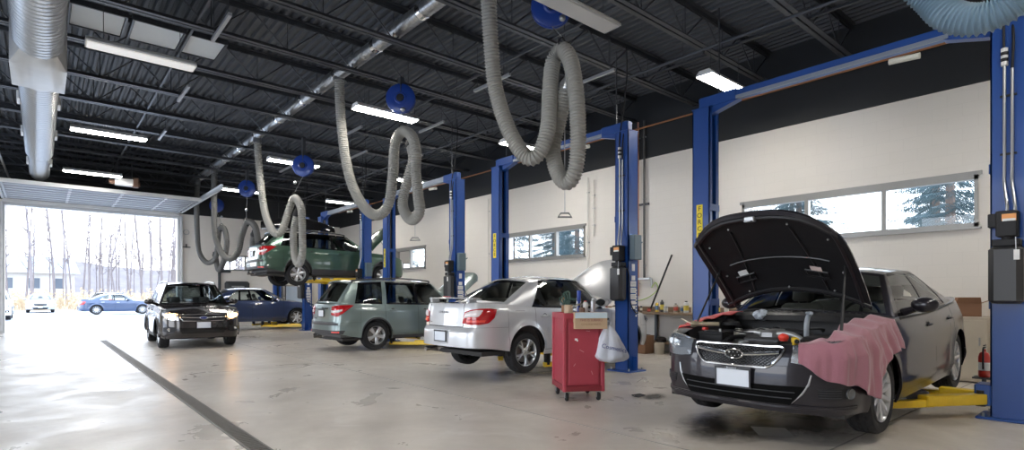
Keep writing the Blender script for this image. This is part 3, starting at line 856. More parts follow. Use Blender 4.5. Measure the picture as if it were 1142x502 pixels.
def impreza_parts(c, root, deck):
    sedan_rear(c, root)
    # spoiler on the trunk lid
    m = MB(); rows = []
    for i in range(25):
        y = lerp(-.60,.60,i/24); zc = 1.075+.012*(1-(y/.6)**2); x = c.L-.20-.06*(abs(y)/.6)**2
        rows.append([(x-.09,y,zc-.004),(x-.04,y,zc+.014),(x+.02,y,zc+.018),(x+.08,y,zc+.012),(x+.085,y,zc+.0),(x+.02,y,zc-.006),(x-.05,y,zc-.012),(x-.09,y,zc-.004)])
    m.grid(rows)
    for e in (0, -1): m.add(rows[e][:-1], [tuple(range(7))])
    sp = m.build('spoiler', c.P['paint'], root, smooth=50)
    for y in (-.5, .5):
        MB().prism([(c.L-.30,1.03),(c.L-.16,1.02),(c.L-.15,1.10),(c.L-.27,1.10)], y-.03, y+.03, lambda u, v, w: (u, w, v)).build('spoiler_foot', c.P['paint'], sp, smooth=0)
    MB().box((c.L-.115,0,1.112),(.004,.22,.010)).build('brake_lamp', REDLENS, sp, smooth=0)
    lamp(c, root, 'headlight', [(.50,.70),(.70,.735),(.95,.75)], [(.48,.60),(.70,.60),(.93,.67)])
    both(c, 'side_moulding', [(c.xu(1.25),.60),(c.xu(3.0),.61)], [(c.xu(1.25),.56),(c.xu(3.0),.57)], c.P['paint'], root, off=.012, n=30, k=3)
    both(c, 'fuel_door_gap', [(c.xu(3.42),.90),(c.xu(3.60),.90)], [(c.xu(3.42),.895),(c.xu(3.60),.895)], DARKPL, root, off=.001, k=1)

def suv_rear(c, root, txt='FORESTER', outback=False):
    U = c.U
    dz = 0 if not outback else -.01
    for sd in (1, -1):
        b = c.patch('tail_light', [(U-.52,1.03+dz),(U-.66,1.055+dz),(U-.84,1.065+dz),(U-1.05,1.07+dz),(U-1.16,1.06+dz)], [(U-.52,.84+dz),(U-.62,.82+dz),(U-.76,.80+dz),(U-.88,.86+dz),(U-1.10,1.02+dz)], REDLENS, root, side=sd, off=.010, depth=.03, bulge=.014)
        c.patch('clear_lens', [(U-.53,.945+dz),(U-.66,.945+dz),(U-.80,.965+dz),(U-.94,.985+dz)], [(U-.53,.895+dz),(U-.66,.885+dz),(U-.78,.89+dz),(U-.90,.93+dz)], CLEARRED, b, side=sd, off=.020, depth=.01, bulge=.008)
    both(c, 'rear_reflector', [(U-.60,.46),(U-.82,.46)], [(U-.60,.43),(U-.82,.43)], mat('red reflector', (.8,.06,.04), .3, coat=.5), root, off=.012)
    gp = MB()
    for sd in (1, -1): c.strip(gp, [(sd*(U-.70), z) for z in (.68,.74,.81)]+[(sd*(U-.64), .83)], .005, off=.0)
    c.strip(gp, [(U+lerp(-.70,.70,i/20), .672) for i in range(21)], .006, off=.002); gp.build('tailgate_gap', BLACKPL, root)
    c.patch('tailgate_garnish', [(U-.42,1.0),(U,1.005),(U+.42,1.0)], [(U-.42,.965),(U,.968),(U+.42,.965)], c.P.get('garnish', CHROME), root, off=.012, n=16, k=3)
    c.patch('plate_recess', [(U-.24,.955),(U,.96),(U+.24,.955)], [(U-.22,.78),(U,.775),(U+.22,.78)], c.P['paint'], root, off=.002, depth=.004, n=10)
    plate(c, root, U, .865, '', False, off=.012)
    c.patch('bumper_step', [(U-.78,.655),(U,.66),(U+.78,.655)], [(U-.80,.60),(U,.60),(U+.80,.60)], DARKPL, root, off=.006, n=24, k=3)
    c.patch('lower_valance', [(U-.95,.485),(U,.48),(U+.95,.485)], [(U-.90,.40),(U,.40),(U+.90,.40)], DARKPL, root, off=.006, n=24, k=3)
    if txt: 
        q = c.S(U-.42, .74); text('badge_lettering', txt, .035, CHROME, root, frame_M(Vector((q.x+.012, -.33, .745)), (0,1,0), (0,0,1)), .003)
    # rear wiper and top spoiler
    B, R = c.rear_col(0); a = B.lerp(R, .06)+Vector((.03,0,0)); q = c.rear_col(.45); b2 = q[0].lerp(q[1], .2)+Vector((.03,0,.01))
    MB().tube([a, a+Vector((.01,.02,.03)), b2], .010, 6).build('rear_wiper', BLACKPL, root)
    rows = []
    for i in range(17):
        p = -1+2*i/16; B, R = c.rear_col(abs(p)*.95); R = Vector((R.x, R.y*(1 if p > 0 else -1), R.z))
        rows.append([R+Vector((-.10,0,.030)), R+Vector((.0,0,.022)), R+Vector((.11,0,-.004)), R+Vector((.10,0,-.022)), R+Vector((-.01,0,-.012))])
    s_ = MB().grid(rows)
    for e in (0, -1): s_.add(rows[e], [tuple(range(5))])
    s_.build('roof_spoiler', c.P['paint'], root, smooth=50)
    MB().lathe([(.030,-.06),(.035,0),(.030,0),(.026,-.06)], c=(c.L-.05,-.5,.335), axis='X', n=16).build('exhaust_tip', CHROME, root)
def suv_front(c, root, head=None):
    gw = crv([(.62,.40),(.72,.47),(.83,.50)])
    mesh_grille(c, root, .50, .70, .83, w=lambda z: gw(z), nu=24, nz=4)
    fr = MB(); pts = [(-.44,.69),(0,.68),(.44,.69),(.50,.77),(.51,.84),(0,.85),(-.51,.84),(-.50,.77)]
    c.strip(fr, pts, .010, off=.012, closed=True); fr.build('grille_surround', CHROME, root)
    w = MB()
    for sd in (1, -1): w.tube([c.S(sd*lerp(.06,.47,i/8), .765+.02*(i/8), .018) for i in range(9)], .016, 8)
    w.build('grille_wing', CHROME, root)
    emblem(c, root, 0, .765, 1.15, off=.04)
    if head is not None:
        for sd in (1, -1):
            p = c.S(sd*.66, .80, .030); MB().sphere(p, (.025,.060,.052), 14, 8).build('lit_bulb', head, root)
    ls = lamp(c, root, 'headlight', [(.55,.85),(.68,.88),(.85,.91),(1.05,.925)], [(.53,.71),(.66,.71),(.82,.735),(1.03,.85)], bulb=head)
    c.patch('lower_intake', [(-.52,.52),(0,.52),(.52,.52)], [(-.46,.38),(0,.38),(.46,.38)], GLOSSBLK, root, n=20)
    both(c, 'fog_lamp_surround', [(.60,.54),(.78,.55),(.92,.53)], [(.60,.42),(.75,.41),(.90,.43)], BLACKPL, root)
    for sd in (1, -1):
        p = c.S(sd*.74, .48, .010); n = Vector((-1,0,0))
        MB().lathe([(.04,0),(.038,.008),(.03,.003),(0,.004)], c=p, M=n.to_track_quat('Z','Y').to_matrix(), n=16).build('fog_lamp', REFLECTOR, root)
    plate(c, root, 0, .585, '', True, off=.03)
# ================================================================== ROOM
SC.view_settings.view_transform = 'Standard'; SC.view_settings.look = 'None'; SC.view_settings.gamma = 1; SC.view_settings.use_curve_mapping = False
SC.view_settings.exposure = EXPO
WX, EY, LX, BY = 11.3, 26.3, -4.6, -6.0       # right wall, end wall, left wall, back wall
ZD = 6.25                                      # underside of the roof deck
def struct(o, kind='structure'): o['kind'] = kind; return o

def node_mat(name, rough=.5):
    m = bpy.data.materials.new(name); m.use_nodes = True
    return m, m.node_tree, m.node_tree.nodes['Principled BSDF']
# concrete floor: mottled slab with worn paths, stains and a soft sheen
fm, nt, b = node_mat('polished concrete')
tc = nt.nodes.new('ShaderNodeTexCoord')
def noise(sc, det=6, rough=.6, vec=None, dist=0.):
    n = nt.nodes.new('ShaderNodeTexNoise'); n.inputs['Scale'].default_value = sc; n.inputs['Detail'].default_value = det; n.inputs['Roughness'].default_value = rough; n.inputs['Distortion'].default_value = dist
    nt.links.new(vec or tc.outputs['Object'], n.inputs['Vector']); return n.outputs['Fac']
def ramp(src, stops):
    r = nt.nodes.new('ShaderNodeValToRGB'); e = r.color_ramp.elements
    while len(e) < len(stops): e.new(.5)
    for q, (p, c) in zip(e, stops): q.position = p; q.color = (*c, 1) if not isinstance(c, float) else (c, c, c, 1)
    nt.links.new(src, r.inputs[0]); return r.outputs[0]
def mixc(f, a, bb, mode='MIX'):
    x = nt.nodes.new('ShaderNodeMix'); x.data_type = 'RGBA'; x.blend_type = mode
    for s, v in ((0, f), (6, a), (7, bb)):
        if isinstance(v, (int, float)): x.inputs[s].default_value = v
        elif isinstance(v, tuple): x.inputs[s].default_value = (*v, 1)
        else: nt.links.new(v, x.inputs[s])
    return x.outputs[2]
c0 = ramp(noise(.35, 8, .62, dist=.6), [(.32, (.43,.38,.33)), (.5, (.59,.54,.48)), (.66, (.72,.675,.615))])
c1 = mixc(ramp(noise(2.6, 8, .7, dist=.4), [(.40, 0.), (.66, .55)]), c0, (.46,.415,.37))
c2 = mixc(ramp(noise(1.1, 4, .5, dist=1.2), [(.60, 0.), (.74, .55)]), c1, (.73,.70,.66))
c3 = mixc(ramp(noise(14, 6, .7), [(.55, 0.), (.75, .22)]), c2, (.34,.30,.26))
nt.links.new(c3, b.inputs['Base Color'])
rr = ramp(noise(1.3, 5, .6, dist=.8), [(.3, .24), (.7, .46)])
nt.links.new(rr, b.inputs['Roughness'])
bp = nt.nodes.new('ShaderNodeBump'); bp.inputs['Strength'].default_value = .12; bp.inputs['Distance'].default_value = .01
nt.links.new(noise(22, 4), bp.inputs['Height']); nt.links.new(bp.outputs[0], b.inputs['Normal'])
FLOOR = fm
# painted block wall: courses as faint joints
def block_wall(name, col, axis):
    m, nt_, b_ = node_mat(name)
    t = nt_.nodes.new('ShaderNodeTexCoord'); sp = nt_.nodes.new('ShaderNodeSeparateXYZ'); cb = nt_.nodes.new('ShaderNodeCombineXYZ')
    nt_.links.new(t.outputs['Object'], sp.inputs[0]); nt_.links.new(sp.outputs[axis], cb.inputs[0]); nt_.links.new(sp.outputs[2], cb.inputs[1])
    br = nt_.nodes.new('ShaderNodeTexBrick'); br.inputs['Scale'].default_value = 1; br.inputs['Mortar Size'].default_value = .006
    br.inputs['Brick Width'].default_value = .4; br.inputs['Row Height'].default_value = .2; br.inputs['Mortar Smooth'].default_value = .6
    br.inputs['Color1'].default_value = (*col, 1); br.inputs['Color2'].default_value = (*[k*.985 for k in col], 1); br.inputs['Mortar'].default_value = (*[k*.955 for k in col], 1)
    nt_.links.new(cb.outputs[0], br.inputs['Vector']); nt_.links.new(br.outputs['Color'], b_.inputs['Base Color'])
    bp_ = nt_.nodes.new('ShaderNodeBump'); bp_.inputs['Strength'].default_value = .12; bp_.inputs['Distance'].default_value = .004; bp_.invert = True
    nt_.links.new(br.outputs['Fac'], bp_.inputs['Height']); nt_.links.new(bp_.outputs[0], b_.inputs['Normal'])
    b_.inputs['Roughness'].default_value = .6
    return m
WALLX = block_wall('painted block wall cream', (.80,.765,.715), 1)
WALLY = block_wall('painted block end wall cream', (.80,.765,.715), 0)
DARKW = mat('charcoal painted wall band', (.022,.024,.027), .7, bump=.1, bscale=20)
DECK = mat('dark painted roof deck', (.078,.085,.097), .55, metal=.2)
STEEL = mat('dark painted joist steel', (.060,.065,.075), .42, metal=.3)
GALV = mat('galvanised steel', (.44,.455,.47), .30, metal=.9, noise=.14, nscale=30)
WHITEP = mat('white painted metal', (.80,.80,.79), .4)
ALUF = mat('anodised window frame', (.30,.295,.28), .4, metal=.6)
CONDUIT = mat('conduit steel', (.48,.49,.50), .35, metal=.8)

# ---- floor and ground
struct(MB().box(((LX+WX)/2, (BY+EY)/2, -.10), (WX-LX+.6, EY-BY+.6, .20)).build('floor', FLOOR, smooth=0))
gm = mat('pale asphalt lot', (.42,.43,.46), .85, noise=.10, nscale=.8, bump=.2, bscale=30)
struct(MB().box((14, 48, -.13), (150, 130, .20)).build('ground', gm, smooth=0))
leafm = mat('leaf litter', (.42,.33,.24), .95, noise=.3, nscale=3, bump=.5, bscale=8)
struct(MB().grid([[(-50,67,-.02),(-50,74,.5),(-50,112,1.6)],[(0,67,-.02),(0,74,.55),(0,112,1.9)],[(80,67,-.02),(80,74,.5),(80,112,1.7)]]).build('ground_verge', leafm))
rg_ = MB(); rr_ = random.Random(8); ro = []
for i in range(61):
    x = -75+i*3; h = 7.5+1.2*sin(i*.35)+rr_.uniform(-.35,.35)
    ro.append([(x,112,1.6),(x,118,h*.55),(x,126,h),(x,140,h*.9)])
struct(rg_.grid(ro).build('wooded_slope', mat('distant wooded slope', (.17,.15,.155), .95, noise=.35, nscale=.6), smooth=0))
struct(MB().grid([[(19,-30,-.02),(19,62,-.02)],[(30,-30,.4),(30,62,.4)],[(60,-30,1),(60,62,1)]]).build('ground_bank', leafm))

# ---- right wall with three strip windows
WIN = [(1.80, 5.66), (10.10, 13.46), (18.30, 21.70)]
wz0, wz1 = 2.39, 3.22
def wall_with_holes(name, holes, y0, y1, z0, z1, x, th, m, axis='x'):
    b_ = MB(); ys = sorted({y0, y1, *[h for a in holes for h in a[:2]]}); zs = sorted({z0, z1, *[h for a in holes for h in a[2:]]})
    for i in range(len(ys)-1):
        for j in range(len(zs)-1):
            cy, cz = (ys[i]+ys[i+1])/2, (zs[j]+zs[j+1])/2
            if any(h[0] < cy < h[1] and h[2] < cz < h[3] for h in holes): continue
            if axis == 'x': b_.box((x+th/2, cy, cz), (abs(th), ys[i+1]-ys[i], zs[j+1]-zs[j]))
            else: b_.box((cy, x+th/2, cz), (ys[i+1]-ys[i], abs(th), zs[j+1]-zs[j]))
    return b_.build(name, m, smooth=0, weld=0)
wr = struct(wall_with_holes('wall_right', [(a, b_, wz0, wz1) for a, b_ in WIN], BY, EY+.3, 0, 4.68, WX, .3, WALLX))
ub = MB().box((WX+.15, (BY+EY)/2+.15, 5.55), (.3, EY-BY+.3, 1.74)); ubo = ub.build('upper_band', DARKW, wr, smooth=0)
MB().box((WX-.01, (BY+EY)/2, 4.70), (.03, EY-BY, .05)).build('ledge_angle', DARKW, wr, smooth=0)
SHGL = glassmat('window pane glass', (.93,.96,.98), .8)
for k, (a, b_) in enumerate(WIN):
    f = MB(); t = .05
    x = WX+.03
    f.box((x, (a+b_)/2, wz0+.035), (.12, b_-a, .07)); f.box((x, (a+b_)/2, wz1-.035), (.12, b_-a, .07))
    for y in (a+t/2+.0, b_-t/2): f.box((x, y, (wz0+wz1)/2), (.12, t, wz1-wz0))
    for y in (lerp(a, b_, 1/3), lerp(a, b_, 2/3)): f.box((x, y, (wz0+wz1)/2), (.11, .07, wz1-wz0))
    f.box((WX-.02, (a+b_)/2, wz0-.015), (.10, b_-a+.08, .03)); f.box((WX-.012, (a+b_)/2, wz1+.03), (.03, b_-a+.10, .06)) 
    fo = struct(f.build('window_%d' % (k+1), ALUF, smooth=0))
    for i in range(3):
        y0, y1 = lerp(a, b_, i/3)+.035, lerp(a, b_, (i+1)/3)-.035
        MB().grid([[(WX+.05, y0, wz0+.07), (WX+.05, y0, wz1-.07)], [(WX+.05, y1, wz0+.07), (WX+.05, y1, wz1-.07)]]).build('pane', SHGL, fo, smooth=0)
# ---- end wall with the open bay door
DX0, DX1, DZ = -.95, 4.30, 4.52
HX = 5.95, 7.9, 2.42, 3.10
we = struct(wall_with_holes('wall_end', [(DX0, DX1, 0, DZ), (HX[0], HX[1], HX[2], HX[3])], LX-.3, WX, 0, 4.72, EY, .3, WALLY, 'y'))
MB().box(((LX+WX)/2, EY+.15, 5.57), (WX-LX+.6, .3, 1.70)).build('upper_band', DARKW, we, smooth=0)
jm = MB()
for x in (DX0-.06, DX1+.06): jm.box((x, EY-.03, DZ/2), (.12, .12, DZ))
jm.box(((DX0+DX1)/2, EY-.02, DZ+.05), (DX1-DX0+.24, .10, .10))
struct(jm.build('trim_1', mat('door jamb steel', (.62,.63,.64), .45, metal=.3), smooth=0))
f = MB()
for z in (HX[2]+.03, HX[3]-.03): f.box(((HX[0]+HX[1])/2, EY+.03, z), (HX[1]-HX[0], .1, .06))
for x in (HX[0]+.03, (HX[0]+HX[1])/2, HX[1]-.03): f.box((x, EY+.03, (HX[2]+HX[3])/2), (.06, .1, HX[3]-HX[2]))
w4 = struct(f.build('window_4', ALUF, smooth=0))
for a, b_ in ((HX[0], (HX[0]+HX[1])/2), ((HX[0]+HX[1])/2, HX[1])): MB().grid([[(a+.03, EY+.05, HX[2]), (a+.03, EY+.05, HX[3])], [(b_-.03, EY+.05, HX[2]), (b_-.03, EY+.05, HX[3])]]).build('pane', SHGL, w4, smooth=0)
# ---- unseen left wall, its open bays added to let daylight in; back wall
LD = [(1.0, 6.2), (8.4, 13.6), (15.8, 21.0)]
wl = struct(wall_with_holes('wall_left', [(a, b_, 0, 4.5) for a, b_ in LD], BY-.3, EY, 0, 6.42, LX-.3, .3, WALLX))
struct(MB().box(((LX+WX)/2, BY-.15, 3.21), (WX-LX, .3, 6.42)).build('wall_back', WALLY, smooth=0))

# ---- ceiling: fluted deck
d = MB(); prof = []; x = LX-.3
while x < WX+.3:
    for dx, dz in ((0, 0), (.055, 0), (.080, .05), (.135, .05)): prof.append((x+dx, ZD+dz))
    x += .16
d.grid([[(px, yy, pz) for px, pz in prof] for yy in (BY-.3, EY+.3)])
d.box(((LX+WX)/2, (BY+EY)/2, ZD+.14), (WX-LX+.6, EY-BY+.6, .10))
struct(d.build('ceiling', DECK, smooth=0))
# ---- open web joists
JY = [-4.6,-2.95,-1.3,.35,1.95,3.6,5.12,6.75,8.42,10.05,11.85,13.7,15.45,17.3,19.1,20.9,22.7,24.5,26.0]
def joist():
    r = thing('roof_joist', 'dark steel open web joist spanning the shop under the roof deck', 'joist', (0,0,0), group='roof joists')
    z0, z1 = 5.62, ZD-.005; a, b_ = LX+.01, WX-.02
    def chord(nm, z, s_):
        m = MB()
        for sd in (-1, 1):
            m.box(((a+b_)/2, sd*.052, z+.004), (b_-a, .075, .008)); m.box(((a+b_)/2, sd*.018, z+.04*s_), (b_-a, .008, .075))
        m.build(nm, STEEL, r, smooth=0)
    chord('bottom_chord', z0, 1); chord('top_chord', z1-.006, -1)
    w = MB(); n = 13; st = (b_-a)/n
    for i in range(n):
        x0 = a+i*st
        w.tube([(x0, 0, z1-.03), (x0+st/2, 0, z0+.03), (x0+st, 0, z1-.03)], .016, 5)
        w.tube([(x0+st/2, 0, z0+.03), (x0+st/2, 0, z1-.03)], .010, 5)
    w.build('web', STEEL, r)
    return r
j0 = joist()
for i, y in enumerate(JY):
    o = j0 if i == 0 else copy_tree(j0)
    o.location = (0, y, 0)
# bridging angles running across the joists
for x, nm in ((1.9, 'left'), (6.6, 'middle'), (9.2, 'right')):
    tag(MB().box((x, (BY+EY)/2, 5.66), (.035, EY-BY-.05, .006)).box((x-.015, (BY+EY)/2, 5.675), (.006, EY-BY-.05, .035)).build('bridging_angle', STEEL, smooth=0),
        {'left': 'thin dark steel bridging angle over the bay with the drain', 'middle': 'thin dark steel bridging angle just right of the silver spiral pipe', 'right': 'thin dark steel bridging angle over the car lifts'}[nm], 'steel angle')

# ---- strip lights
LENSON = mat('lit lamp diffuser', (1,1,1), .5, emit=(1.0,.955,.88), estr=LAMP)
LENSDIM = mat('darkened lamp diffuser', (.42,.42,.41), .5, emit=(.88,.85,.82), estr=.06)  # darkening at the top of the view put into grey colour, faint glow
LENSDIM2 = mat('half darkened lamp diffuser', (.8,.8,.78), .5, emit=(.95,.9,.82), estr=.32)  # same darkening, milder, put into the weak emission
def strip_light(x0, x1, y, label, lens, z=5.0):
    r = thing('strip_light', label, 'ceiling light', ((x0+x1)/2, y, z), group='strip lights')
    L_ = x1-x0
    h = MB(); w = .30
    h.grid([[(-L_/2, -w/2, 0), (-L_/2, -w/2, .03), (-L_/2, -.09, .09), (-L_/2, .09, .09), (-L_/2, w/2, .03), (-L_/2, w/2, 0)], [(L_/2, -w/2, 0), (L_/2, -w/2, .03), (L_/2, -.09, .09), (L_/2, .09, .09), (L_/2, w/2, .03), (L_/2, w/2, 0)]])
    for e in (-1, 1): h.add([(e*L_/2, -w/2, 0), (e*L_/2, -w/2, .03), (e*L_/2, -.09, .09), (e*L_/2, .09, .09), (e*L_/2, w/2, .03), (e*L_/2, w/2, 0)], [tuple(range(6))])
    h.build('housing', WHITEP, r, smooth=0)
    MB().box((0, 0, .0), (L_-.03, w-.04, .03), bev=.012).build('diffuser', lens, r, smooth=0)
    for e in (-1, 1): MB().tube([(e*L_*.35, 0, .09), (e*L_*.35, 0, 5.62-z)], .005, 5).build('hanger', STEEL, r)
    return r
ROWX = ((.50, 1.92), (4.68, 6.05), (8.45, 9.82))
order = ['nearest', 'second', 'third', 'farthest']; rown = ['left row above the open drain lane', 'middle row along the exhaust hoses', 'right row above the car lifts']
for r_, (a, b_) in enumerate(ROWX):
    for k, y in enumerate((4.9, 10.2, 15.6, 20.9)):
        if r_ == 0 and k == 0: pass
        lens = LENSON
        if (r_, k) == (1, 0): lens = LENSDIM
        if (r_, k) == (0, 1): lens = LENSDIM2
        if r_ == 0 and k == 0: lb = 'lit white strip light just above the top edge of the view, left row'
        elif r_ == 0: lb = '%s white strip light hanging in the %s' % ({1: 'dim pale nearest', 2: 'lit middle', 3: 'lit farthest'}[k], rown[0])
        else: lb = '%s%s strip light hanging in the %s' % ('darkened grey ' if lens is LENSDIM else 'lit white ', order[k], rown[r_])
        strip_light(a, b_, y, lb, lens)
    strip_light(a, b_, -.4, 'lit strip light behind the viewer, %s' % ('left row', 'middle row', 'right row')[r_], LENSON)

# ---- round supply duct on the left
dk = thing('air_duct', 'large round galvanised spiral air duct hanging over the left lane', 'duct', (-.02, 0, 5.15))
def spiral(r, y0, y1, m, x=0., z=0., pitch=.12, n=28, amp=.006):
    prof = []; y = y0
    while y < y1-1e-6:
        prof += [(r, y), (r, min(y+pitch*.86, y1)), (r+amp, min(y+pitch*.90, y1)), (r+amp, min(y+pitch*.96, y1))]; y += pitch
    m.lathe(prof+[(r, y1)], c=(x, 0, z), axis='Y', n=n)
s1 = MB(); spiral(.305, 2.0, 10.9, s1); s1.build('near_section', GALV, dk, smooth=30)
tb = MB(); rows = []
def ringat(y, r, sq):
    out = []
    for k in range(32):
        a = 2*pi*k/32; c_, s_ = cos(a), sin(a); q = max(abs(c_), abs(s_)); t_ = lerp(1, 1/q, sq); out.append((r*c_*t_, y, r*s_*t_))
    return out
for y, r, q in ((10.85,.305,0),(11.15,.34,1),(12.35,.34,1),(12.65,.28,0)): rows.append(ringat(y, r, q))
tb.grid(rows, True); tb.build('square_box', mat('pale galvanised sheet', (.55,.55,.54), .4, metal=.55, noise=.08, nscale=6), dk, smooth=20)
s2 = MB(); spiral(.285, 12.6, 19.2, s2, pitch=.14); s2.build('middle_section', GALV, dk, smooth=30)
s3 = MB(); spiral(.24, 19.2, 22.6, s3, pitch=.14); s3.lathe([(.285,19.15),(.24,19.35)], axis='Y', n=28); s3.lathe([(.24,22.6),(0,22.62)], axis='Y', n=28); s3.build('end_section', GALV, dk, smooth=30)
for y in (14.2, 17.0, 20.6):
    for sd in (-1, 1): MB().box((sd*(.30 if y < 19 else .255), y, -.03), (.05, .42, .16), bev=.01).build('side_register', WHITEP, dk, smooth=0)
for y in (4, 7.5, 11.8, 15.5, 19.0, 22.0):
    for sd in (-1, 1): MB().tube([(sd*.26, y, .0), (sd*.26, y, 1.04)], .006, 5).build('hanger_rod', STEEL, dk)
# ---- slimmer spiral exhaust main above the hoses
pk = thing('exhaust_main', 'bright galvanised spiral exhaust pipe threaded through the ceiling joists', 'pipe', (4.65, 0, 5.86))
m = MB(); spiral(.125, -4.0, 25.2, m, pitch=.10, n=20, amp=.004); m.lathe([(.125,25.2),(0,25.21)], axis='Y', n=20); m.build('pipe', GALV, pk, smooth=30)
m = MB()
m.lathe([(.124,-.06),(.139,-.05),(.139,.05),(.124,.06)], axis='Y', n=20)
ck0 = m.build('collar', CHROME, pk)
for k, y in enumerate((1.2, 4.35, 7.6, 9.2, 10.9, 12.8, 14.6, 16.45, 18.2, 20.0, 21.8, 23.6)):
    ck_ = ck0 if k == 0 else copy_tree(ck0, pk)
    ck_.location = (0, y, 0)
# ---- white insulated boards between two joists
for k, (xa, xb) in enumerate(((.36, 1.03), (1.16, 1.84), (1.94, 2.48))):
    cp = MB().box(((xa+xb)/2, 11.07, 5.76), (xb-xa, .84, .05), bev=.01)
    o = cp.build('ceiling_board', mat('pale board', (.62,.66,.68), .5, noise=.06, nscale=3), smooth=0)
    tag(o, ['left', 'middle', 'right'][k] + ' one of three pale rectangular boards tucked between the joists', 'board', 'pale boards between the joists')
    fr = MB()
    for (cx, cy, sx, sy) in ((0, .44, xb-xa+.05, .03), (0, -.44, xb-xa+.05, .03), (-(xb-xa)/2-.02, 0, .03, .88), ((xb-xa)/2+.02, 0, .03, .88)): fr.box(((xa+xb)/2+cx, 11.07+cy, 5.76), (sx, sy, .09))
    fr.build('frame', STEEL, o, smooth=0)

# ---- raised sectional bay door on its tracks
DOORM = mat('sectional door panel', (.36,.37,.39), .5, metal=.2)
dr = MB(); ya, yb = 22.15, 26.15; zd_ = 4.74; n = 8; st = (yb-ya)/n
for i in range(n):
    y0 = ya+i*st
    dr.box(((DX0+DX1)/2, y0+st/2, zd_+.03), (DX1-DX0+.10, st-.012, .045))
    dr.box(((DX0+DX1)/2, y0+.03, zd_-.002), (DX1-DX0+.10, .03, .02)); dr.box(((DX0+DX1)/2, y0+st-.035, zd_-.002), (DX1-DX0+.10, .03, .02))
do = struct(dr.build('door_1', DOORM, smooth=0))
h = MB()
for x in (DX0+.05, lerp(DX0, DX1, .32), lerp(DX0, DX1, .58), lerp(DX0, DX1, .82), DX1-.05):
    h.box((x, (ya+yb)/2, zd_-.004), (.06, yb-ya, .018))
h.build('stile', mat('door stile grey', (.40,.41,.43), .4, metal=.5), do, smooth=0)
h = MB()
for x in (lerp(DX0, DX1, .32), lerp(DX0, DX1, .58), lerp(DX0, DX1, .82)):
    for i in range(1, n): h.box((x, ya+i*st, zd_-.02), (.09, .09, .03), bev=.01)
h.build('hinge', WHITEP, do, smooth=0)
MB().box(((DX0+DX1)/2, yb+.04, zd_-.03), (DX1-DX0+.12, .10, .16), bev=.01).build('bottom_bar', WHITEP, do, smooth=0)
MB().box(((DX0+DX1)/2, ya-.02, zd_+.0), (DX1-DX0+.12, .05, .12), bev=.01).build('top_bar', WHITEP, do, smooth=0)
tk = MB()
for x in (DX0-.08, DX1+.14):
    tk.box((x, (19.4+26.1)/2, zd_+.06), (.012, 6.7, .16)); tk.box((x-.03 if x > 0 else x+.03, (19.4+26.1)/2, zd_-.015), (.07, 6.7, .012)); tk.box((x-.03 if x > 0 else x+.03, (19.4+26.1)/2, zd_+.14), (.07, 6.7, .012))
    tk.box((x, EY-.13, DZ/2+.1), (.05, .10, DZ))
tk.build('track', mat('track galvanised', (.72,.74,.76), .4, metal=.5), do, smooth=0)
rl = MB()
for x in (DX0-.05, DX1+.05):
    for i in range(n+1): rl.cyl((x-.04, ya+i*st, zd_+.03), (x+.04, ya+i*st, zd_+.03), .03, 10)
rl.build('roller', WHITEP, do)
op = thing('door_operator', 'small boxy electric opener mounted above the raised bay door', 'door opener', (2.05, 21.55, 4.96))
MB().box((0,0,0), (.5,.28,.22), bev=.03).build('motor_housing', WHITEP, op, smooth=0)
MB().cyl((-.4,0,-.02), (.42,0,-.02), .07, 14).box((.3,0,.02), (.18,.3,.3), bev=.03).build('drive', mat('rust brown motor', (.16,.09,.06), .6), op)
MB().tube([(-.2,0,.1),(-.2,0,.66)], .012, 6).tube([(.2,0,.1),(.2,0,.66)], .012, 6).build('bracket', STEEL, op)

# ---- floor drain, joints, stains
dm, nt, b = node_mat('drain grate')
g = thing('floor_drain', 'long narrow dark slotted drain running down the floor', 'drain', (1.39, 0, 0))
MB().box((0, 11.0, .002), (.16, 18.0, .004)).build('drain_channel', mat('drain pit', (.05,.045,.04), .8), g, smooth=0)
gr = MB(); y = 2.05
while y < 19.95: gr.box((0, y, .007), (.13, .030, .008)); y += .056
gr.box((-.07, 11, .007), (.016, 17.9, .009)); gr.box((.07, 11, .007), (.016, 17.9, .009))
gr.build('grate', mat('worn grate steel', (.20,.185,.17), .55, metal=.5), g, smooth=0)
jt = MB()
jt.box((5.9, 1.75, .0015), (10.0, .012, .003)); jt.box((6.6, 10.3, .0015), (9.0, .010, .003)); jt.box((4.1, 10, .0015), (.010, 30, .003)); jt.box((6.0, 20.1, .0015), (9, .010, .003))
struct(jt.build('trim_2', mat('floor joint', (.30,.28,.26), .8), smooth=0))
sm, nt, b = node_mat('oily stain')
tc = nt.nodes.new('ShaderNodeTexCoord')
n1 = noise(3.2, 7, .7, dist=.8)
gt = nt.nodes.new('ShaderNodeTexGradient'); gt.gradient_type = 'SPHERICAL'; nt.links.new(tc.outputs['Object'], gt.inputs[0])
mu = nt.nodes.new('ShaderNodeMath'); mu.operation = 'MULTIPLY'; nt.links.new(n1, mu.inputs[0]); nt.links.new(gt.outputs['Fac'], mu.inputs[1])
al = ramp(mu.outputs[0], [(.10, 0.), (.42, .85)])
nt.links.new(al, b.inputs['Alpha']); b.inputs['Base Color'].default_value = (.045,.038,.032,1); b.inputs['Roughness'].default_value = .3
def stain(x, y, sx, sy, rz, label):
    vs = [(cos(2*pi*k/24), sin(2*pi*k/24), 0) for k in range(24)]
    o = MB().add(vs, [tuple(range(24))]).build('floor_stain', sm, smooth=0); o.location = (x, y, .003+.0006*stain.k); o.scale = (sx, sy, 1); o.rotation_euler.z = rz; stain.k += 1
    tag(o, label, 'stain')
stain.k = 0
stain(5.15, 2.75, .95, .65, .3, 'dark oily blotch on the floor before the dark sedan bumper')
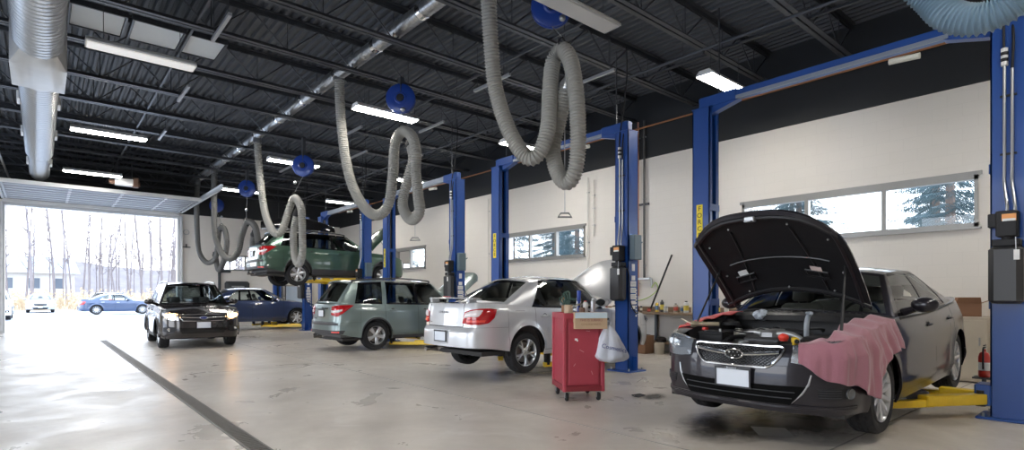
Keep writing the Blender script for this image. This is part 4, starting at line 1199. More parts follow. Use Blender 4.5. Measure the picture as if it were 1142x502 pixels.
stain(5.9, 2.4, 1.3, 1.1, 0, 'dark oily patch on the floor beneath the dark sedan engine')
stain(5.95, 4.15, .35, .2, .4, 'small dark oil spot on the floor right of the red cart')
stain(6.6, 7.0, 1.3, .8, .2, 'dark stain on the floor beneath the silver sedan')
pt = MB().add([(0,0,.004),(.30,-.05,.004),(.37,.30,.004),(.06,.36,.004)], [(0,1,2,3)])
o = pt.build('floor_patch', mat('patched concrete', (.30,.28,.26), .35, noise=.25, nscale=14), smooth=0); o.location = (5.0,2.35,.004); o.rotation_euler.z = -.75; tag(o, 'square grey patch in the floor in front of the dark sedan', 'floor patch')
# ================================================================== LIFTS
LBLUE = mat('lift blue paint', (.004,.058,.28), .42, coat=.15)
LDARK = mat('lift slot black', (.012,.012,.014), .5)
LYEL = mat('lift arm yellow', (.82,.55,.02), .4, coat=.3, noise=.12, nscale=12)
LGREY = mat('beam grey', (.24,.28,.35), .4, metal=.3)
YSIGN = mat('yellow sign', (.85,.66,.02), .5)
def lift(y0, y1, label, za=.0, tint=0, pads=(), cyc=0., zt=(.3,.3)):
    x = 7.7; r = thing('two_post_lift', label, 'car lift', (x, (y0+y1)/2, 0), group='blue two post car lifts')
    hy = (y1-y0)/2; Hh = 4.12
    for e in (-1, 1):
        yc = e*hy; s_ = -e              # open side faces the bay centre
        p = MB()
        W_, D_ = .27, .28; t = .014
        p.box((0, yc-s_*D_/2+s_*t/2, Hh/2), (W_, t, Hh))
        for sx in (-1, 1):
            p.box((sx*(W_/2-t/2), yc, Hh/2), (t, D_, Hh)); p.box((sx*(W_/2-.035), yc+s_*(D_/2-t/2), Hh/2), (.07, t, Hh)); p.box((sx*(W_/2-.075), yc+s_*(D_/2-.04), Hh/2), (.010, .08, Hh))
        p.box((0, yc, Hh+.006), (W_+.02, D_+.02, .012))
        po = p.build('post', LBLUE, r, smooth=0)
        MB().box((0, yc-s_*.02, Hh/2), (W_-.03, .02, Hh-.05)).build('post_lining', LDARK, po, smooth=0)
        MB().box((0, yc, .012), (.46, .50, .024), bev=.01).box((0, yc-s_*.17, .14), (.02, .12, .24)).build('base_plate', LBLUE, po, smooth=0)
        bl = MB()
        for bx in (-.18, .18):
            for by in (-.19, .19): bl.cyl((bx, yc+by, .02), (bx, yc+by, .06), .013, 6)
        bl.build('anchor_bolt', CONDUIT, po)
        for z in (1.2, 2.62): MB().box((0, yc+s_*(D_/2+.006), z), (W_+.01, .012, .10), bev=.004).build('cross_plate', LBLUE, po, smooth=0)
        rp = MB()
        for sx in (-.035, .035): rp.tube([(sx, yc+s_*.03, .2), (sx, yc+s_*.03, Hh-.05)], .008, 6)
        rp.build('lift_chain', CONDUIT, po)
        # carriage in the slot and two swing arms
        cz = za+.30
        MB().box((0, yc+s_*.07, cz+.25), (.15, .12, .75), bev=.01).box((0, yc+s_*(D_/2+.06), cz-.10), (.30, .14, .22), bev=.015).build('carriage', LBLUE if za < 1 else LYEL, po, smooth=0)
        for sx in (-1, 1):
            a0 = Vector((sx*.12, yc+s_*(D_/2+.08), za+.14)); ztop = zt[0 if sx < 0 else 1]
            a2 = Vector((pads[0 if sx < 0 else 1]-x, cyc-(y0+y1)/2+e*.60, min(za+.13, ztop-.11)))
            a1 = a0.lerp(a2, .55); dr_ = (a2-a0).normalized(); ang = atan2(dr_.y, dr_.x)
            am = MB(); L1 = (a1-a0).length+.1
            am.box((a0+a1)/2+Vector((0,0,.02)), (L1, .13, .11), rz=ang, bev=.012); 
            ao = am.build('swing_arm', LYEL, r, smooth=0)
            MB().box((a1+a2)/2-Vector((0,0,.0)), ((a2-a1).length+.12, .095, .075), rz=ang, bev=.01).build('arm_extension', LYEL, ao, smooth=0)
            MB().cyl(a0-Vector((0,0,.06)), a0+Vector((0,0,.11)), .045, 14).build('pivot_pin', LDARK, ao)
            MB().cyl(a2, Vector((a2.x, a2.y, ztop-.03)), .055, 16).cyl(Vector((a2.x, a2.y, ztop-.03)), Vector((a2.x, a2.y, ztop-.004)), .075, 16).build('lift_pad', BLACKPL, ao)
        # yellow vertical name plate on the post opposite the power unit, facing along the bay
        if e > 0:
            sg = MB().box((-W_/2-.003, yc+.02, 2.40), (.004, .10, .54)); so = sg.build('name_plate', YSIGN, po, smooth=0)
            for i, ch in enumerate('FORCE'):
                text('letter', ch, .105, BLACKPL, so, frame_M((-W_/2-.006, yc+.02, 2.40+.205-.10*i), (0,-1,0), (0,0,1)))
    # crossbeam
    m = MB().box((0, 0, Hh+.10), (.10, 2*hy-.55, .13)); b_ = m.build('crossbeam', LBLUE if tint else LGREY, r, smooth=0)
    MB().box((-.057, 0, Hh+.055), (.012, 2*hy-.55, .05)).build('beam_flange', LGREY, b_, smooth=0)
    for e in (-1, 1):
        MB().box((0, e*(hy-.22), Hh+.10), (.14, .60, .17), bev=.02).prism([(e*(hy-.55), Hh+.02), (e*(hy-.10), Hh+.02), (e*(hy-.10), Hh-.10)], -.06, .06, lambda u, v, w: (w, u, v)).build('beam_bracket', LBLUE, b_, smooth=0)
        MB().tube([(0, e*(hy-.22), Hh+.18), (0, e*(hy-.22), 5.6)], .012, 6).build('suspension_rod', STEEL, b_)
        cb = MB(); cb.tube(catmull([(0, e*hy, Hh), (0, e*(hy-.01), Hh+.14), (0, e*(hy-.14), Hh+.17), (0, e*(hy-.3), Hh+.1)], 6), .014, 6); cb.build('cable', BLACKPL, b_)
    pb = MB().cyl((-.12, -hy+.75, Hh-.10), (-.12, -hy+1.05, Hh-.08), .035, 10); pb.build('shutoff_bar', mat('pale foam bar', (.7,.68,.6), .7), b_)
    # power unit on the near post, outer face
    yc = -hy; px = -.135
    pu = MB().box((px-.10, yc-.01, 2.02), (.16, .17, .26), bev=.015).box((px-.10, yc+.09, 2.06), (.10, .10, .14), bev=.01).cyl((px-.10, yc-.01, 1.80), (px-.10, yc-.01, 1.92), .05, 12).box((px-.08, yc, 1.83), (.14, .22, .07), bev=.01)
    puo = pu.build('power_unit', BLACKPL, r, smooth=30)
    MB().box((px-.10, yc-.0, 1.50), (.20, .27, .58), bev=.05).cyl((px-.10, yc+.02, 1.78), (px-.10, yc+.02, 1.84), .035, 12).build('oil_tank', mat('tank charcoal', (.035,.035,.037), .4), puo, smooth=40)
    MB().box((px-.183, yc-.03, 2.08), (.004, .11, .07)).build('warning_label', mat('orange label', (.85,.38,.12), .5), puo, smooth=0)
    MB().box((px-.205, yc-.09, 1.70), (.004, .045, .10)).build('paper_tag', WHITEP, puo, smooth=0); MB().box((px-.186, yc-.03, 2.055), (.004, .10, .025)).build('label_text_block', WHITEP, puo, smooth=0)
    MB().tube([(px-.203, yc-.085, 1.75), (px-.19, yc-.08, 1.88)], .004, 5).build('tag_wire', CONDUIT, puo)
    cd = MB()
    for dy, zt in ((-.035, 3.62), (.025, 3.74)):
        cd.tube(catmull([(px-.10, yc+dy-.03, 2.12), (px-.10, yc+dy-.03, 2.22), (px-.03, yc+dy, 2.45), (px-.022, yc+dy, 2.6)], 6)+[Vector((px-.022, yc+dy, zt))], .014, 8)
    cd.build('conduit', CONDUIT, puo)
    ck = MB()
    for z in (2.75, 3.35): ck.box((px-.015, yc-.005, z), (.02, .13, .02))
    ck.tube(catmull([(px-.022, yc+.025, 3.70), (px-.022, yc+.03, 3.95), (px+.02, yc+.03, 4.2), (0, yc, 5.0), (0, yc, 5.6)], 8), .011, 8)
    ck.tube(catmull([(px-.022, yc-.035, 3.60), (px-.03, yc-.045, 3.9), (px+.03, yc-.03, Hh+.02)], 8), .012, 8)
    ck.build('flexible_lead', BLACKPL, puo)
    sl = MB().cyl((px-.022, yc+.025, 3.66), (px-.022, yc+.025, 3.84), .030, 12); sl.build('cable_gland', WHITEP, puo)
    MB().lathe([(.0315, 3.70), (.0315, 3.735)], c=(px-.022, yc+.025, 0), n=12).lathe([(.0315, 3.765), (.0315, 3.80)], c=(px-.022, yc+.025, 0), n=12).build('gland_band', BLACKPL, puo)
    # electrical box and labels on the side of the post
    fy = yc-.14
    MB().box((-.01, fy-.06, 2.12), (.20, .11, .42), bev=.01).cyl((.10, fy-.06, 2.18), (.16, fy-.07, 2.22), .012, 8).build('control_box', mat('slate box', (.10,.15,.18), .45), puo, smooth=0)
    for (zc, hh, w_) in ((1.78, .12, .08), (1.60, .08, .10), (1.50, .09, .15), (1.39, .09, .15), (1.28, .09, .15), (1.18, .06, .12), (1.10, .06, .10)): MB().box((.0, fy-.003, zc), (w_, .004, hh)).build('decal', WHITEP, puo, smooth=0)
    tl = MB()
    for zc in (1.50, 1.39, 1.28):
        for k in range(3): tl.box((0, fy-.006, zc+.02-.02*k), (.12, .002, .006))
    tl.build('decal_print', mat('decal ink', (.25,.27,.33), .6), puo, smooth=0)
    bw = MB()
    for k in range(9): bw.box((.08, fy-.003, .95+.055*k), (.028, .003, .032))
    bw.build('white_mark', WHITEP, puo, smooth=0)
    hs = MB().tube(catmull([(px-.05, yc-.10, 1.80), (px-.02, yc-.17, 1.65), (px+.03, yc-.16, 1.2), (.03, yc-.155, 1.02), (.12, yc-.155, 1.0)], 8), .010, 8); hs.build('hydraulic_hose', BLACKPL, puo)
    return r
LIFTS = [
 lift(.97, 4.44, 'nearest blue two post lift, around the dark sedan with raised hood', .04, 1, (6.55, 7.80), 2.42, (.335, .380)),
 lift(5.93, 9.38, 'blue two post lift around the silver sedan, behind the red cart', .04, 1, (6.30, 7.55), 7.06, (.405, .405)),
 lift(11.03, 14.46, 'blue two post lift around the grey green wagon on the floor', .0, 0, (6.60, 8.05), 12.85, (.255, .255)),
 lift(15.98, 19.38, 'blue two post lift holding the dark green wagon high in the air', 1.64, 0, (6.35, 7.90), 17.28, (1.915, 1.915)),
 lift(20.95, 24.45, 'farthest blue two post lift, around the blue sedan near the end wall', .02, 0, (6.55, 7.16), 23.10, (.355, .355))]

# ================================================================== HOSES AND REELS
HOSEM = mat('grey ribbed exhaust hose', (.33,.325,.30), .6)
HOSEB = mat('blue tinted ribbed hose', (.22,.33,.42), .55)
HOSED = mat('dark ribbed hose', (.13,.13,.125), .6)
PATHS = [
 [(4.65,5.91,5.74),(4.65, 5.91, 5.34), (4.74, 5.97, 4.77), (4.84, 5.99, 4.18), (4.93, 5.82, 3.6), (5.03, 5.59, 3.21), (5.12, 5.42, 3.21), (5.21, 5.33, 3.54), (5.31, 5.39, 4.06), (5.4, 5.42, 4.53), (5.4, 5.24, 4.64), (5.4, 5.08, 4.42), (5.4, 4.98, 3.91), (5.4, 4.95, 3.31), (5.4, 5.01, 2.94), (5.4, 5.16, 2.83), (5.4, 5.33, 2.99), (5.4, 5.42, 3.34), (5.46, 5.34, 3.78), (5.48, 5.25, 4.09), (5.48, 5.22, 4.17)],
 [(4.65, 10.87, 5.81), (4.74, 10.99, 5.03), (4.83, 10.97, 4.2), (4.92, 10.78, 3.53), (5.01, 10.39, 3.06), (5.1, 10.05, 2.91), (5.19, 9.78, 3.09), (5.28, 9.76, 3.69), (5.36, 9.82, 4.33), (5.4, 9.59, 4.52), (5.4, 9.25, 4.36), (5.4, 9.08, 4.01), (5.4, 9.10, 3.67), (5.4, 9.0, 3.15), (5.4, 8.96, 2.88), (5.4, 9.2, 2.75), (5.4, 9.45, 2.87), (5.4, 9.59, 3.15), (5.45, 9.42, 3.66), (5.5, 9.35, 3.98), (5.5, 9.45, 4.26)],
 [(4.65, 16.47, 5.72), (4.77, 16.70, 4.93), (4.84, 16.62, 4.06), (4.9, 16.4, 3.45), (5.0, 16.02, 3.05), (5.16, 15.92, 3.16), (5.3, 15.88, 3.65), (5.4, 15.8, 4.0), (5.4, 15.47, 3.99), (5.4, 15.12, 3.63), (5.4, 15.05, 2.97), (5.4, 15.04, 2.45), (5.4, 15.33, 2.18), (5.4, 15.66, 2.5), (5.4, 15.72, 3.1), (5.45, 15.62, 3.58)],
 [(4.65, 21.53, 5.72), (4.78, 22.15, 4.56), (4.92, 22.63, 3.57), (5.05, 22.29, 2.9), (5.19, 21.59, 2.63), (5.32, 21.06, 2.9), (5.4, 20.92, 3.46), (5.4, 20.25, 3.84), (5.4, 19.42, 3.63), (5.4, 19.02, 3.07), (5.4, 18.83, 2.62), (5.4, 19.22, 2.43), (5.4, 19.62, 2.96), (5.4, 19.52, 3.34)],
 [(4.65, 24.3, 5.74), (4.65, 24.4, 4.75), (4.81, 25.12, 3.85), (4.96, 25.5, 3.09), (5.12, 24.91, 2.66), (5.28, 24.27, 2.81), (5.4, 24.4, 3.4), (5.4, 24.11, 3.95), (5.4, 23.41, 3.92), (5.4, 23.0, 3.37), (5.4, 23.41, 2.7), (5.4, 24.26, 2.35), (5.4, 24.85, 2.96)],
]
HOSELAB = ['nearest full grey ribbed exhaust hose hanging in loops above the silver sedan', 'grey ribbed exhaust hose looping in front of the lit lamp, above the grey green wagon', 'grey ribbed exhaust hose hanging down beside the raised green wagon rear wheel',
           'dark grey ribbed exhaust hose looping left of the raised green wagon tail', 'farthest dark ribbed exhaust hose by the end wall']
def ribbed(pts, r, rib=.028, amp=.13, n=14):
    cv = catmull(pts, 14); L_ = sum((cv[i+1]-cv[i]).length for i in range(len(cv)-1)); N = max(8, int(L_/rib*3))
    q = resample(cv, N); m = MB()
    m.tube(q, [r*(1+amp*(1 if i % 3 == 0 else -.4)) for i in range(N)], n)
    return m, q
SADP = [(5.4,5.24,4.66), (5.4,9.59,4.54), (5.4,15.62,4.05), (5.4,20.4,3.86), (5.4,23.8,4.0)]
REEL = [(5.45,5.5,5.35), (5.42,9.70,5.20), (5.45,15.10,4.85), (5.4,20.3,5.0), (5.6,26.0-.5,5.1)]
for i, P_ in enumerate(PATHS):
    m, q = ribbed(P_, (.10, .095, .095, .095, .09)[i], rib=.042 if i < 2 else .06, n=16 if i < 2 else 10)
    h = m.build('exhaust_hose', (HOSEM, HOSEM, HOSEM, HOSED, HOSED)[i], smooth=30)
    tag(h, HOSELAB[i], 'exhaust hose', 'exhaust hoses hung from the spiral pipe')
    cf = MB(); e0, e1 = q[-1], q[-2]; d_ = (e0-e1).normalized()
    cf.tube([e0-d_*.05, e0+d_*.02, e0+d_*.10, e0+d_*.16], [.105,.11,.075,.07], 14); cf.build('nozzle', BLACKPL if i != 0 else GALV, h)
    up = MB(); up.tube([q[0]-Vector((0,0,.10)), q[0]+Vector((0,0,.05))], .112, 16); up.build('hanger_clamp', GALV, h)
    # saddle and hanging cable
    s_ = SADP[i]; sd = MB()
    sd.tube([(s_[0], s_[1]+.17*cos(a), s_[2]-.16+.17*sin(a)) for a in [pi*k/10 for k in range(11)]], .04, 8)
    sd.tube([(s_[0]-.07, s_[1], s_[2]-.02), (s_[0]-.07, s_[1], s_[2]+.10), (s_[0], s_[1], s_[2]+.16), (s_[0]+.07, s_[1], s_[2]+.10), (s_[0]+.07, s_[1], s_[2]-.02)], .012, 6)
    sd.build('hanging_saddle', BLACKPL, h)
    rl = REEL[i]
    rr_ = thing('balancer_reel', ('large %sblue drum reel above the ' % ('dark ' if i in (0, 4) else '')) + ['nearest grey hose loops', 'hose beside the middle lit lamp', 'hose by the raised green wagon', 'dark hose left of the raised wagon', 'farthest dark hose'][i], 'reel', rl, group='blue hose balancer reels')
    R_ = .29; Mx = Matrix.Rotation(radians(-40), 4, 'Z')
    MB().lathe([(0,-.075),(R_*.35,-.085),(R_*.42,-.065),(R_*.9,-.06),(R_,-.045),(R_,-.02),(R_*.86,-.01),(R_*.86,.01),(R_,.02),(R_,.045),(R_*.9,.06),(0,.07)], axis='Y', n=36, M=Mx.to_3x3()).build('drum', mat('reel blue', (.01,.05,.30), .35, coat=.4), rr_)
    MB().lathe([(0,-.105),(.07,-.10),(.08,-.08)], axis='Y', n=18, M=Mx.to_3x3()).build('hub', LDARK, rr_)
    hh = 5.62-rl[2]
    MB().box((0,0,hh/2+.05), (.08,.12,max(hh-.1, .1))).build('mount', STEEL, rr_, smooth=0)
    cbm = MB().tube([Vector((0,0,-R_*.9)), Vector((s_[0]-rl[0], s_[1]-rl[1], s_[2]-rl[2]+.16))], .006, 5).sphere((s_[0]-rl[0], s_[1]-rl[1], s_[2]-rl[2]+.42), .045, 10, 8)
    cbm.build('cable', GALV, rr_)
# big blue-grey hose loop at the upper right
m, q = ribbed([(5.0,1.9,5.7),(5.3,1.62,4.9),(5.62,1.36,4.05),(5.7,1.21,3.78),(5.7,1.09,3.60),(5.7,.91,3.50),(5.7,.73,3.53),(5.7,.60,3.68),(5.7,.48,4.0),(5.6,.42,4.5),(5.5,.55,4.8),(5.45,.75,4.6)], .115, rib=.034, n=16)
h = tag(m.build('exhaust_hose', HOSEB, smooth=30), 'blue tinted ribbed exhaust hose loop at the top right beside the nearest lift', 'exhaust hose', 'exhaust hoses hung from the spiral pipe')
MB().tube([q[-1], q[-1]-Vector((0,0,.14))], .10, 14).build('nozzle', BLACKPL, h)
MB().tube([(5.45,.66,4.85),(5.45,.66,5.62)], .008, 6).build('hanging_cable', GALV, h)
# pull cords with triangular handles
for (x, y, z, lb) in ((5.5,5.29,2.38,'near the grey hose loops'), (5.5,9.29,2.37,'left of the third lift post, further away')):
    c_ = MB().tube([(x, y, z+.06), (x, y, 4.1)], .006, 5).build('pull_cord', CONDUIT)
    tag(c_, 'thin hanging pull cord with a triangular handle, ' + lb, 'pull cord')
    MB().tube([(x+.075, y-.065, z), (x-.075, y+.065, z), (x-.04, y+.035, z+.055), (x+.04, y-.035, z+.055)], .012, 6, closed=True).build('handle', mat('grey grip', (.25,.25,.25), .6), c_)
# ================================================================== CARS
def paint(n, col, metal=.5, rough=.32, coat=1., spec=.5): return mat(n, col, rough, metal=metal, coat=coat, coatr=.04, spec=spec)
GRAPH = paint('graphite metallic paint', (.022,.020,.026), .35, .30, .75, .2); SILV = paint('silver metallic paint', (.58,.59,.61), .35); SAGE = paint('grey green metallic paint', (.20,.255,.25))
GREEN = paint('dark green metallic paint', (.050,.102,.074)); BLACKP = paint('black brown paint', (.016,.013,.014), .2, .2); NAVY = paint('navy metallic paint', (.035,.055,.13), .4)
WHITEC = paint('white car paint', (.75,.76,.78), 0.); STEELB = paint('steel blue paint', (.030,.055,.12), .3); PALE = paint('pale silver paint', (.34,.37,.43), .3)

def cloth_over(c, name, u0, u1, inner, drop, m, parent_M, label, sd=-1, nu=60, nv=30, amp=.016, seed=1, ztop=None):
    """fabric laid over the fender: from inside the bay, over the top edge, down the side"""
    rr = random.Random(seed); ph = [rr.uniform(0, 6) for _ in range(4)]; rows = []
    for i in range(nu+1):
        t = i/nu; u = lerp(u0, u1, t); x = c.pn(u)[0].x; zt = c.zs(x); row = []
        p, n = c.pn(u)
        zl = drop(t)+.012*sin(t*23+ph[0])+.008*sin(t*51+ph[2]); ins = inner(t)
        Ltop = ins; Ls = zt-zl
        for j in range(nv+1):
            s_ = lerp(-Ltop, Ls, j/nv)
            if s_ < 0:
                q = c.S(u, zt); q = q - n*(-s_); q = Vector((q.x, q.y, zt+.018+.03*min(1, -s_/.15)-.08*max(0, -s_-.22)))
                q.z += amp*.6*sin(u*22+ph[1]+s_*5)
            else:
                z = zt-s_
                f = min(1, s_/.12)
                w = sin(u*30+ph[0]+s_*4) + .6*sin(u*17+ph[2]-s_*7) + .35*sin(u*61+ph[3]) + .30*sin(u*97+s_*11+ph[1])
                edge = max(0, s_-(zt-.62)) if False else 0
                q = c.S(u, z, .034+f*amp*(w+1.6)*.6)
                if s_ < .03: q.z += .016*(1-s_/.03)
                q.x += .03*sin(s_*9+ph[1])*f*.5
            row.append(Vector((q.x, q.y*sd, q.z)))
        rows.append(row)
    b_ = MB().grid(rows); b_.v = [tuple(parent_M @ Vector(v)) for v in b_.v]
    o = b_.build('fender_cloth', m, None, smooth=70, solid=.006)
    tag(o, label, 'cloth')
    return o

def engine_bay(c, root):
    P = c.P; x1 = 1.34
    bay = MB()
    for sd in (1, -1):   # inner wings
        rows = []
        for i in range(17):
            x = lerp(.30, 1.42, i/16); E = c.S(c.xu(x), c.zs(x)); y = sd*(E.y*.80)
            rows.append([(x, y, c.zs(x)+.012), (x, y-sd*.02, c.zs(x)-.03), (x, y-sd*.06, c.zs(x)-.10), (x, y-sd*.08, .30)])
        bay.grid(rows)
    bay.grid([[(x1+.05, y, c.zs(1.4)+.0), (x1+.03, y, c.zs(1.4)-.06), (x1+.0, y, .35)] for y in [lerp(-.74, .74, i/8) for i in range(9)]])
    bay.grid([[(.30, y, .72), (.32, y, .35)] for y in (-.68, .68)])
    bay.grid([[(.3, y, .42), (1.4, y, .42)] for y in (-.7, .7)])
    bay.build('engine_bay_wall', mat('bay dark', (.03,.03,.032), .6), root, smooth=30)
    # cowl panel with vents
    cw = MB(); rows = []
    for i in range(17):
        p = -1+2*i/16; B, R = c.front_col(abs(p)); rows.append([(B.x+.03, p*c.yA*.97, B.z+.012), (B.x-.05, p*c.yA*.97, B.z+.014), (B.x-.13, p*c.yA*.95, B.z-.02), (B.x-.15, p*c.yA*.95, B.z-.07)])
    cw.grid(rows)
    for i in range(26): 
        p = -.8+1.6*i/25; B, R = c.front_col(abs(p)); cw.box((B.x-.03, p*c.yA, B.z+.018), (.07, .012, .006))
    cw.build('cowl_panel', BLACKPL, root, smooth=30)
    f = MB(); rows = []
    for i in range(21):
        y = lerp(-.62, .62, i/20); x0 = .10+.10*(abs(y)/.62)**2; z = .765+.02*(abs(y)/.62)
        rows.append([(x0, y, z-.02), (x0+.03, y, z+.008), (x0+.14, y, z+.012), (x0+.2, y, z-.01), (x0+.21, y, z-.06)])
    f.grid(rows)
    for y in (-.5,-.3,-.1,.1,.3,.5): f.cyl((.22, y, .775), (.22, y, .786), .014, 10)
    f.build('radiator_cover', BLACKPL, root, smooth=30)
    e = MB()
    e.box((.78, -.02, .66), (.50, .60, .28), bev=.06); e.box((.74, 0, .80), (.34, .42, .07), bev=.03)
    e.build('engine_block', mat('engine dark alloy', (.10,.10,.105), .45, metal=.5, noise=.4, nscale=20), root, smooth=40)
    mf = MB()
    for sd in (-1, 1):
        for k in (-1, 1): mf.tube(catmull([(.80+.09*k, sd*.05, .86), (.80+.10*k, sd*.18, .87), (.80+.11*k, sd*.30, .82), (.80+.11*k, sd*.36, .70)], 6), .028, 10)
    mf.box((.80, 0, .85), (.30, .16, .09), bev=.03); mf.build('intake_manifold', mat('cast aluminium', (.42,.42,.42), .45, metal=.8, noise=.2, nscale=30), root, smooth=40)
    b_ = MB().box((.52, .46, .76), (.20, .26, .20), bev=.012).box((.52, .46, .87), (.21, .27, .025), bev=.01); bo = b_.build('battery', BLACKPL, root, smooth=0)
    MB().cyl((.47, .38, .88), (.47, .38, .91), .012, 8).cyl((.47, .54, .88), (.47, .54, .91), .012, 8).build('terminal', CONDUIT, bo)
    MB().box((.47,.54,.905), (.06,.05,.03), bev=.01).build('terminal_cap', mat('red cap', (.55,.04,.03), .4), bo, smooth=0)
    a = MB().box((.62, -.50, .78), (.34, .26, .18), bev=.04).tube(catmull([(.72,-.40,.82),(.84,-.28,.86),(.84,-.10,.87)], 8), .04, 12); a.build('air_filter_box', BLACKPL, root, smooth=40)
    for (x, y, z, r_, mm, nm) in ((1.12,.52,.86,.05,mat('milky plastic', (.62,.60,.52), .4),'coolant_bottle'), (.36,-.45,.80,.05,mat('washer plastic', (.55,.57,.58), .4),'washer_bottle'), (1.22,-.50,.90,.045,mat('brake reservoir', (.66,.62,.5), .4),'brake_reservoir')):
        q = MB().lathe([(0,-.14),(r_,-.13),(r_*1.05,-.02),(r_*.7,.0),(r_*.55,.01),(0,.012)], c=(x,y,z), n=16).build(nm, mm, root, smooth=40)
        MB().lathe([(0,.035),(r_*.6,.032),(r_*.62,.005)], c=(x,y,z), n=16).build('filler_cap', mat('yellow cap', (.75,.55,.04), .4) if nm != 'coolant_bottle' else BLACKPL, q)
    for sd in (1, -1): 
        MB().lathe([(.10,0),(.095,.03),(.05,.045),(.03,.06),(0,.065)], c=(1.08, sd*.60, .90), n=20).build('strut_tower', mat('bay dark', (.03,.03,.032), .6), root)
    MB().cyl((.38,.10,.74),(.38,.10,.80),.045,16).cyl((.38,.10,.80),(.38,.10,.815),.05,16).build('radiator_cap', CONDUIT, root)
    hz = MB()
    hz.tube(catmull([(.32,.3,.74),(.45,.28,.82),(.6,.22,.83),(.66,.12,.78)], 8), .022, 10)
    hz.tube(catmull([(.32,-.15,.70),(.42,-.2,.80),(.56,-.2,.82),(.7,-.12,.76)], 8), .02, 10)
    hz.tube(catmull([(1.1,.45,.80),(.98,.3,.88),(.9,.34,.84),(.8,.40,.74)], 8), .013, 8)
    hz.tube(catmull([(1.2,-.3,.86),(1.05,-.35,.90),(.95,-.2,.88),(.85,-.35,.80)], 8), .012, 8)
    hz.tube(catmull([(1.25,.1,.86),(1.1,.12,.89),(1.0,.02,.90),(.95,-.1,.85)], 8), .010, 8)
    hz.build('coolant_hose', BLACKPL, root)
    MB().tube(catmull([(.70,-.34,.80),(.66,-.36,.96),(.72,-.35,1.03),(.82,-.33,1.06)], 8), .022, 10).tube([(.62,-.42,1.075),(.90,-.27,1.06)], .014, 8).build('grey_breather_hose', mat('pale grey rubber', (.35,.38,.42), .5), root)
    wr_ = MB()
    for k in range(7): wr_.tube(catmull([(.5+.1*k, .55-.1*k, .80), (.56+.09*k, .40-.08*k, .89), (.62+.08*k, .2-.05*k, .87), (.75+.05*k, .1-.06*k, .86)], 6), .006, 5)
    wr_.build('wiring_loom', LDARK, root)
    # hood stay and hood details
    M = P['_M']; rows = P['_rows']
    a_ = Vector((.48, -.70, .84)); b2 = M @ (rows[7][1]+Vector((0,0,-.03)))
    MB().tube([a_, b2], .010, 8).cyl(a_.lerp(b2, .0), a_.lerp(b2, .45), .013, 8).build('hood_stay', LDARK, root)
    MB().tube([Vector((.48,.70,.84)), M @ (rows[7][-2]+Vector((0,0,-.03)))], .010, 8).build('hood_stay', LDARK, root)
    def on_hood(p, s_, dz=-.036):
        i = s_*(len(rows)-1); i0 = min(int(i), len(rows)-2); j = p*(len(rows[0])-1); j0 = min(int(j), len(rows[0])-2)
        q = rows[i0][j0].lerp(rows[i0][j0+1], j-j0).lerp(rows[i0+1][j0].lerp(rows[i0+1][j0+1], j-j0), i-i0); return M @ (q+Vector((0,0,dz)))
    def sticker(p0, p1, s0, s1, m_, nm, dz=-.038):
        g_ = [[on_hood(lerp(p0, p1, a/4), lerp(s0, s1, b/4), dz) for b in range(5)] for a in range(5)]
        MB().grid(g_).build(nm, m_, root, smooth=0)
    sticker(.23,.30,.60,.66, mat('pale pink sticker', (.75,.60,.56), .4), 'sticker'); sticker(.74,.81,.60,.67, mat('pale sticker', (.80,.82,.82), .4), 'sticker')
    st = MB()
    for (p0, p1, s0, s1) in ((.20,.34,.66,.74), (.70,.84,.67,.75)):
        st.tube([on_hood(p, s, -.034) for p, s in ((p0,s0),(p1,s0),(p1,s1),(p0,s1))], .010, 6, closed=True)
    # stiffening ribs and outer rim
    st.tube([on_hood(p, .95, -.030) for p in [i/12 for i in range(13)]], .018, 8)
    for p in (.045, .955): st.tube([on_hood(p, s, -.026) for s in [i/12 for i in range(13)]], .020, 8)
    st.tube([on_hood(p, .045+.05*(2*p-1)**2*0, -.036) for p in [lerp(.04,.96,i/12) for i in range(13)]], .026, 8)
    st.tube([on_hood(p, .50, -.030) for p in [lerp(.16,.84,i/12) for i in range(13)]], .010, 6)
    for p in (.3,.7): st.tube([on_hood(lerp(p,.5+(p-.5)*1.3,i/8), lerp(.16,.92,i/8), -.024) for i in range(9)], .010, 6)
    st.build('hood_rib', mat('hood frame black', (.022,.021,.023), .35), root, smooth=40)
    MB().box(on_hood(.5,.045,-.06), (.06,.10,.05), bev=.01).tube([on_hood(.48,.05,-.07), on_hood(.48,.03,-.11), on_hood(.52,.03,-.11), on_hood(.52,.05,-.07)], .006, 6).build('hood_latch', CONDUIT, root)
    for p, s in ((.10,.2),(.10,.6),(.9,.2),(.9,.6),(.3,.12),(.7,.12),(.2,.9),(.5,.92),(.8,.9)): MB().sphere(on_hood(p, s, -.034), .011, 8, 5).build('hood_clip', CONDUIT, root)
    for sd in (1, -1):
        for i in range(1): MB().box((1.42, sd*.70, .955), (.16, .03, .05), bev=.01).build('hood_hinge', CONDUIT, root, smooth=0)

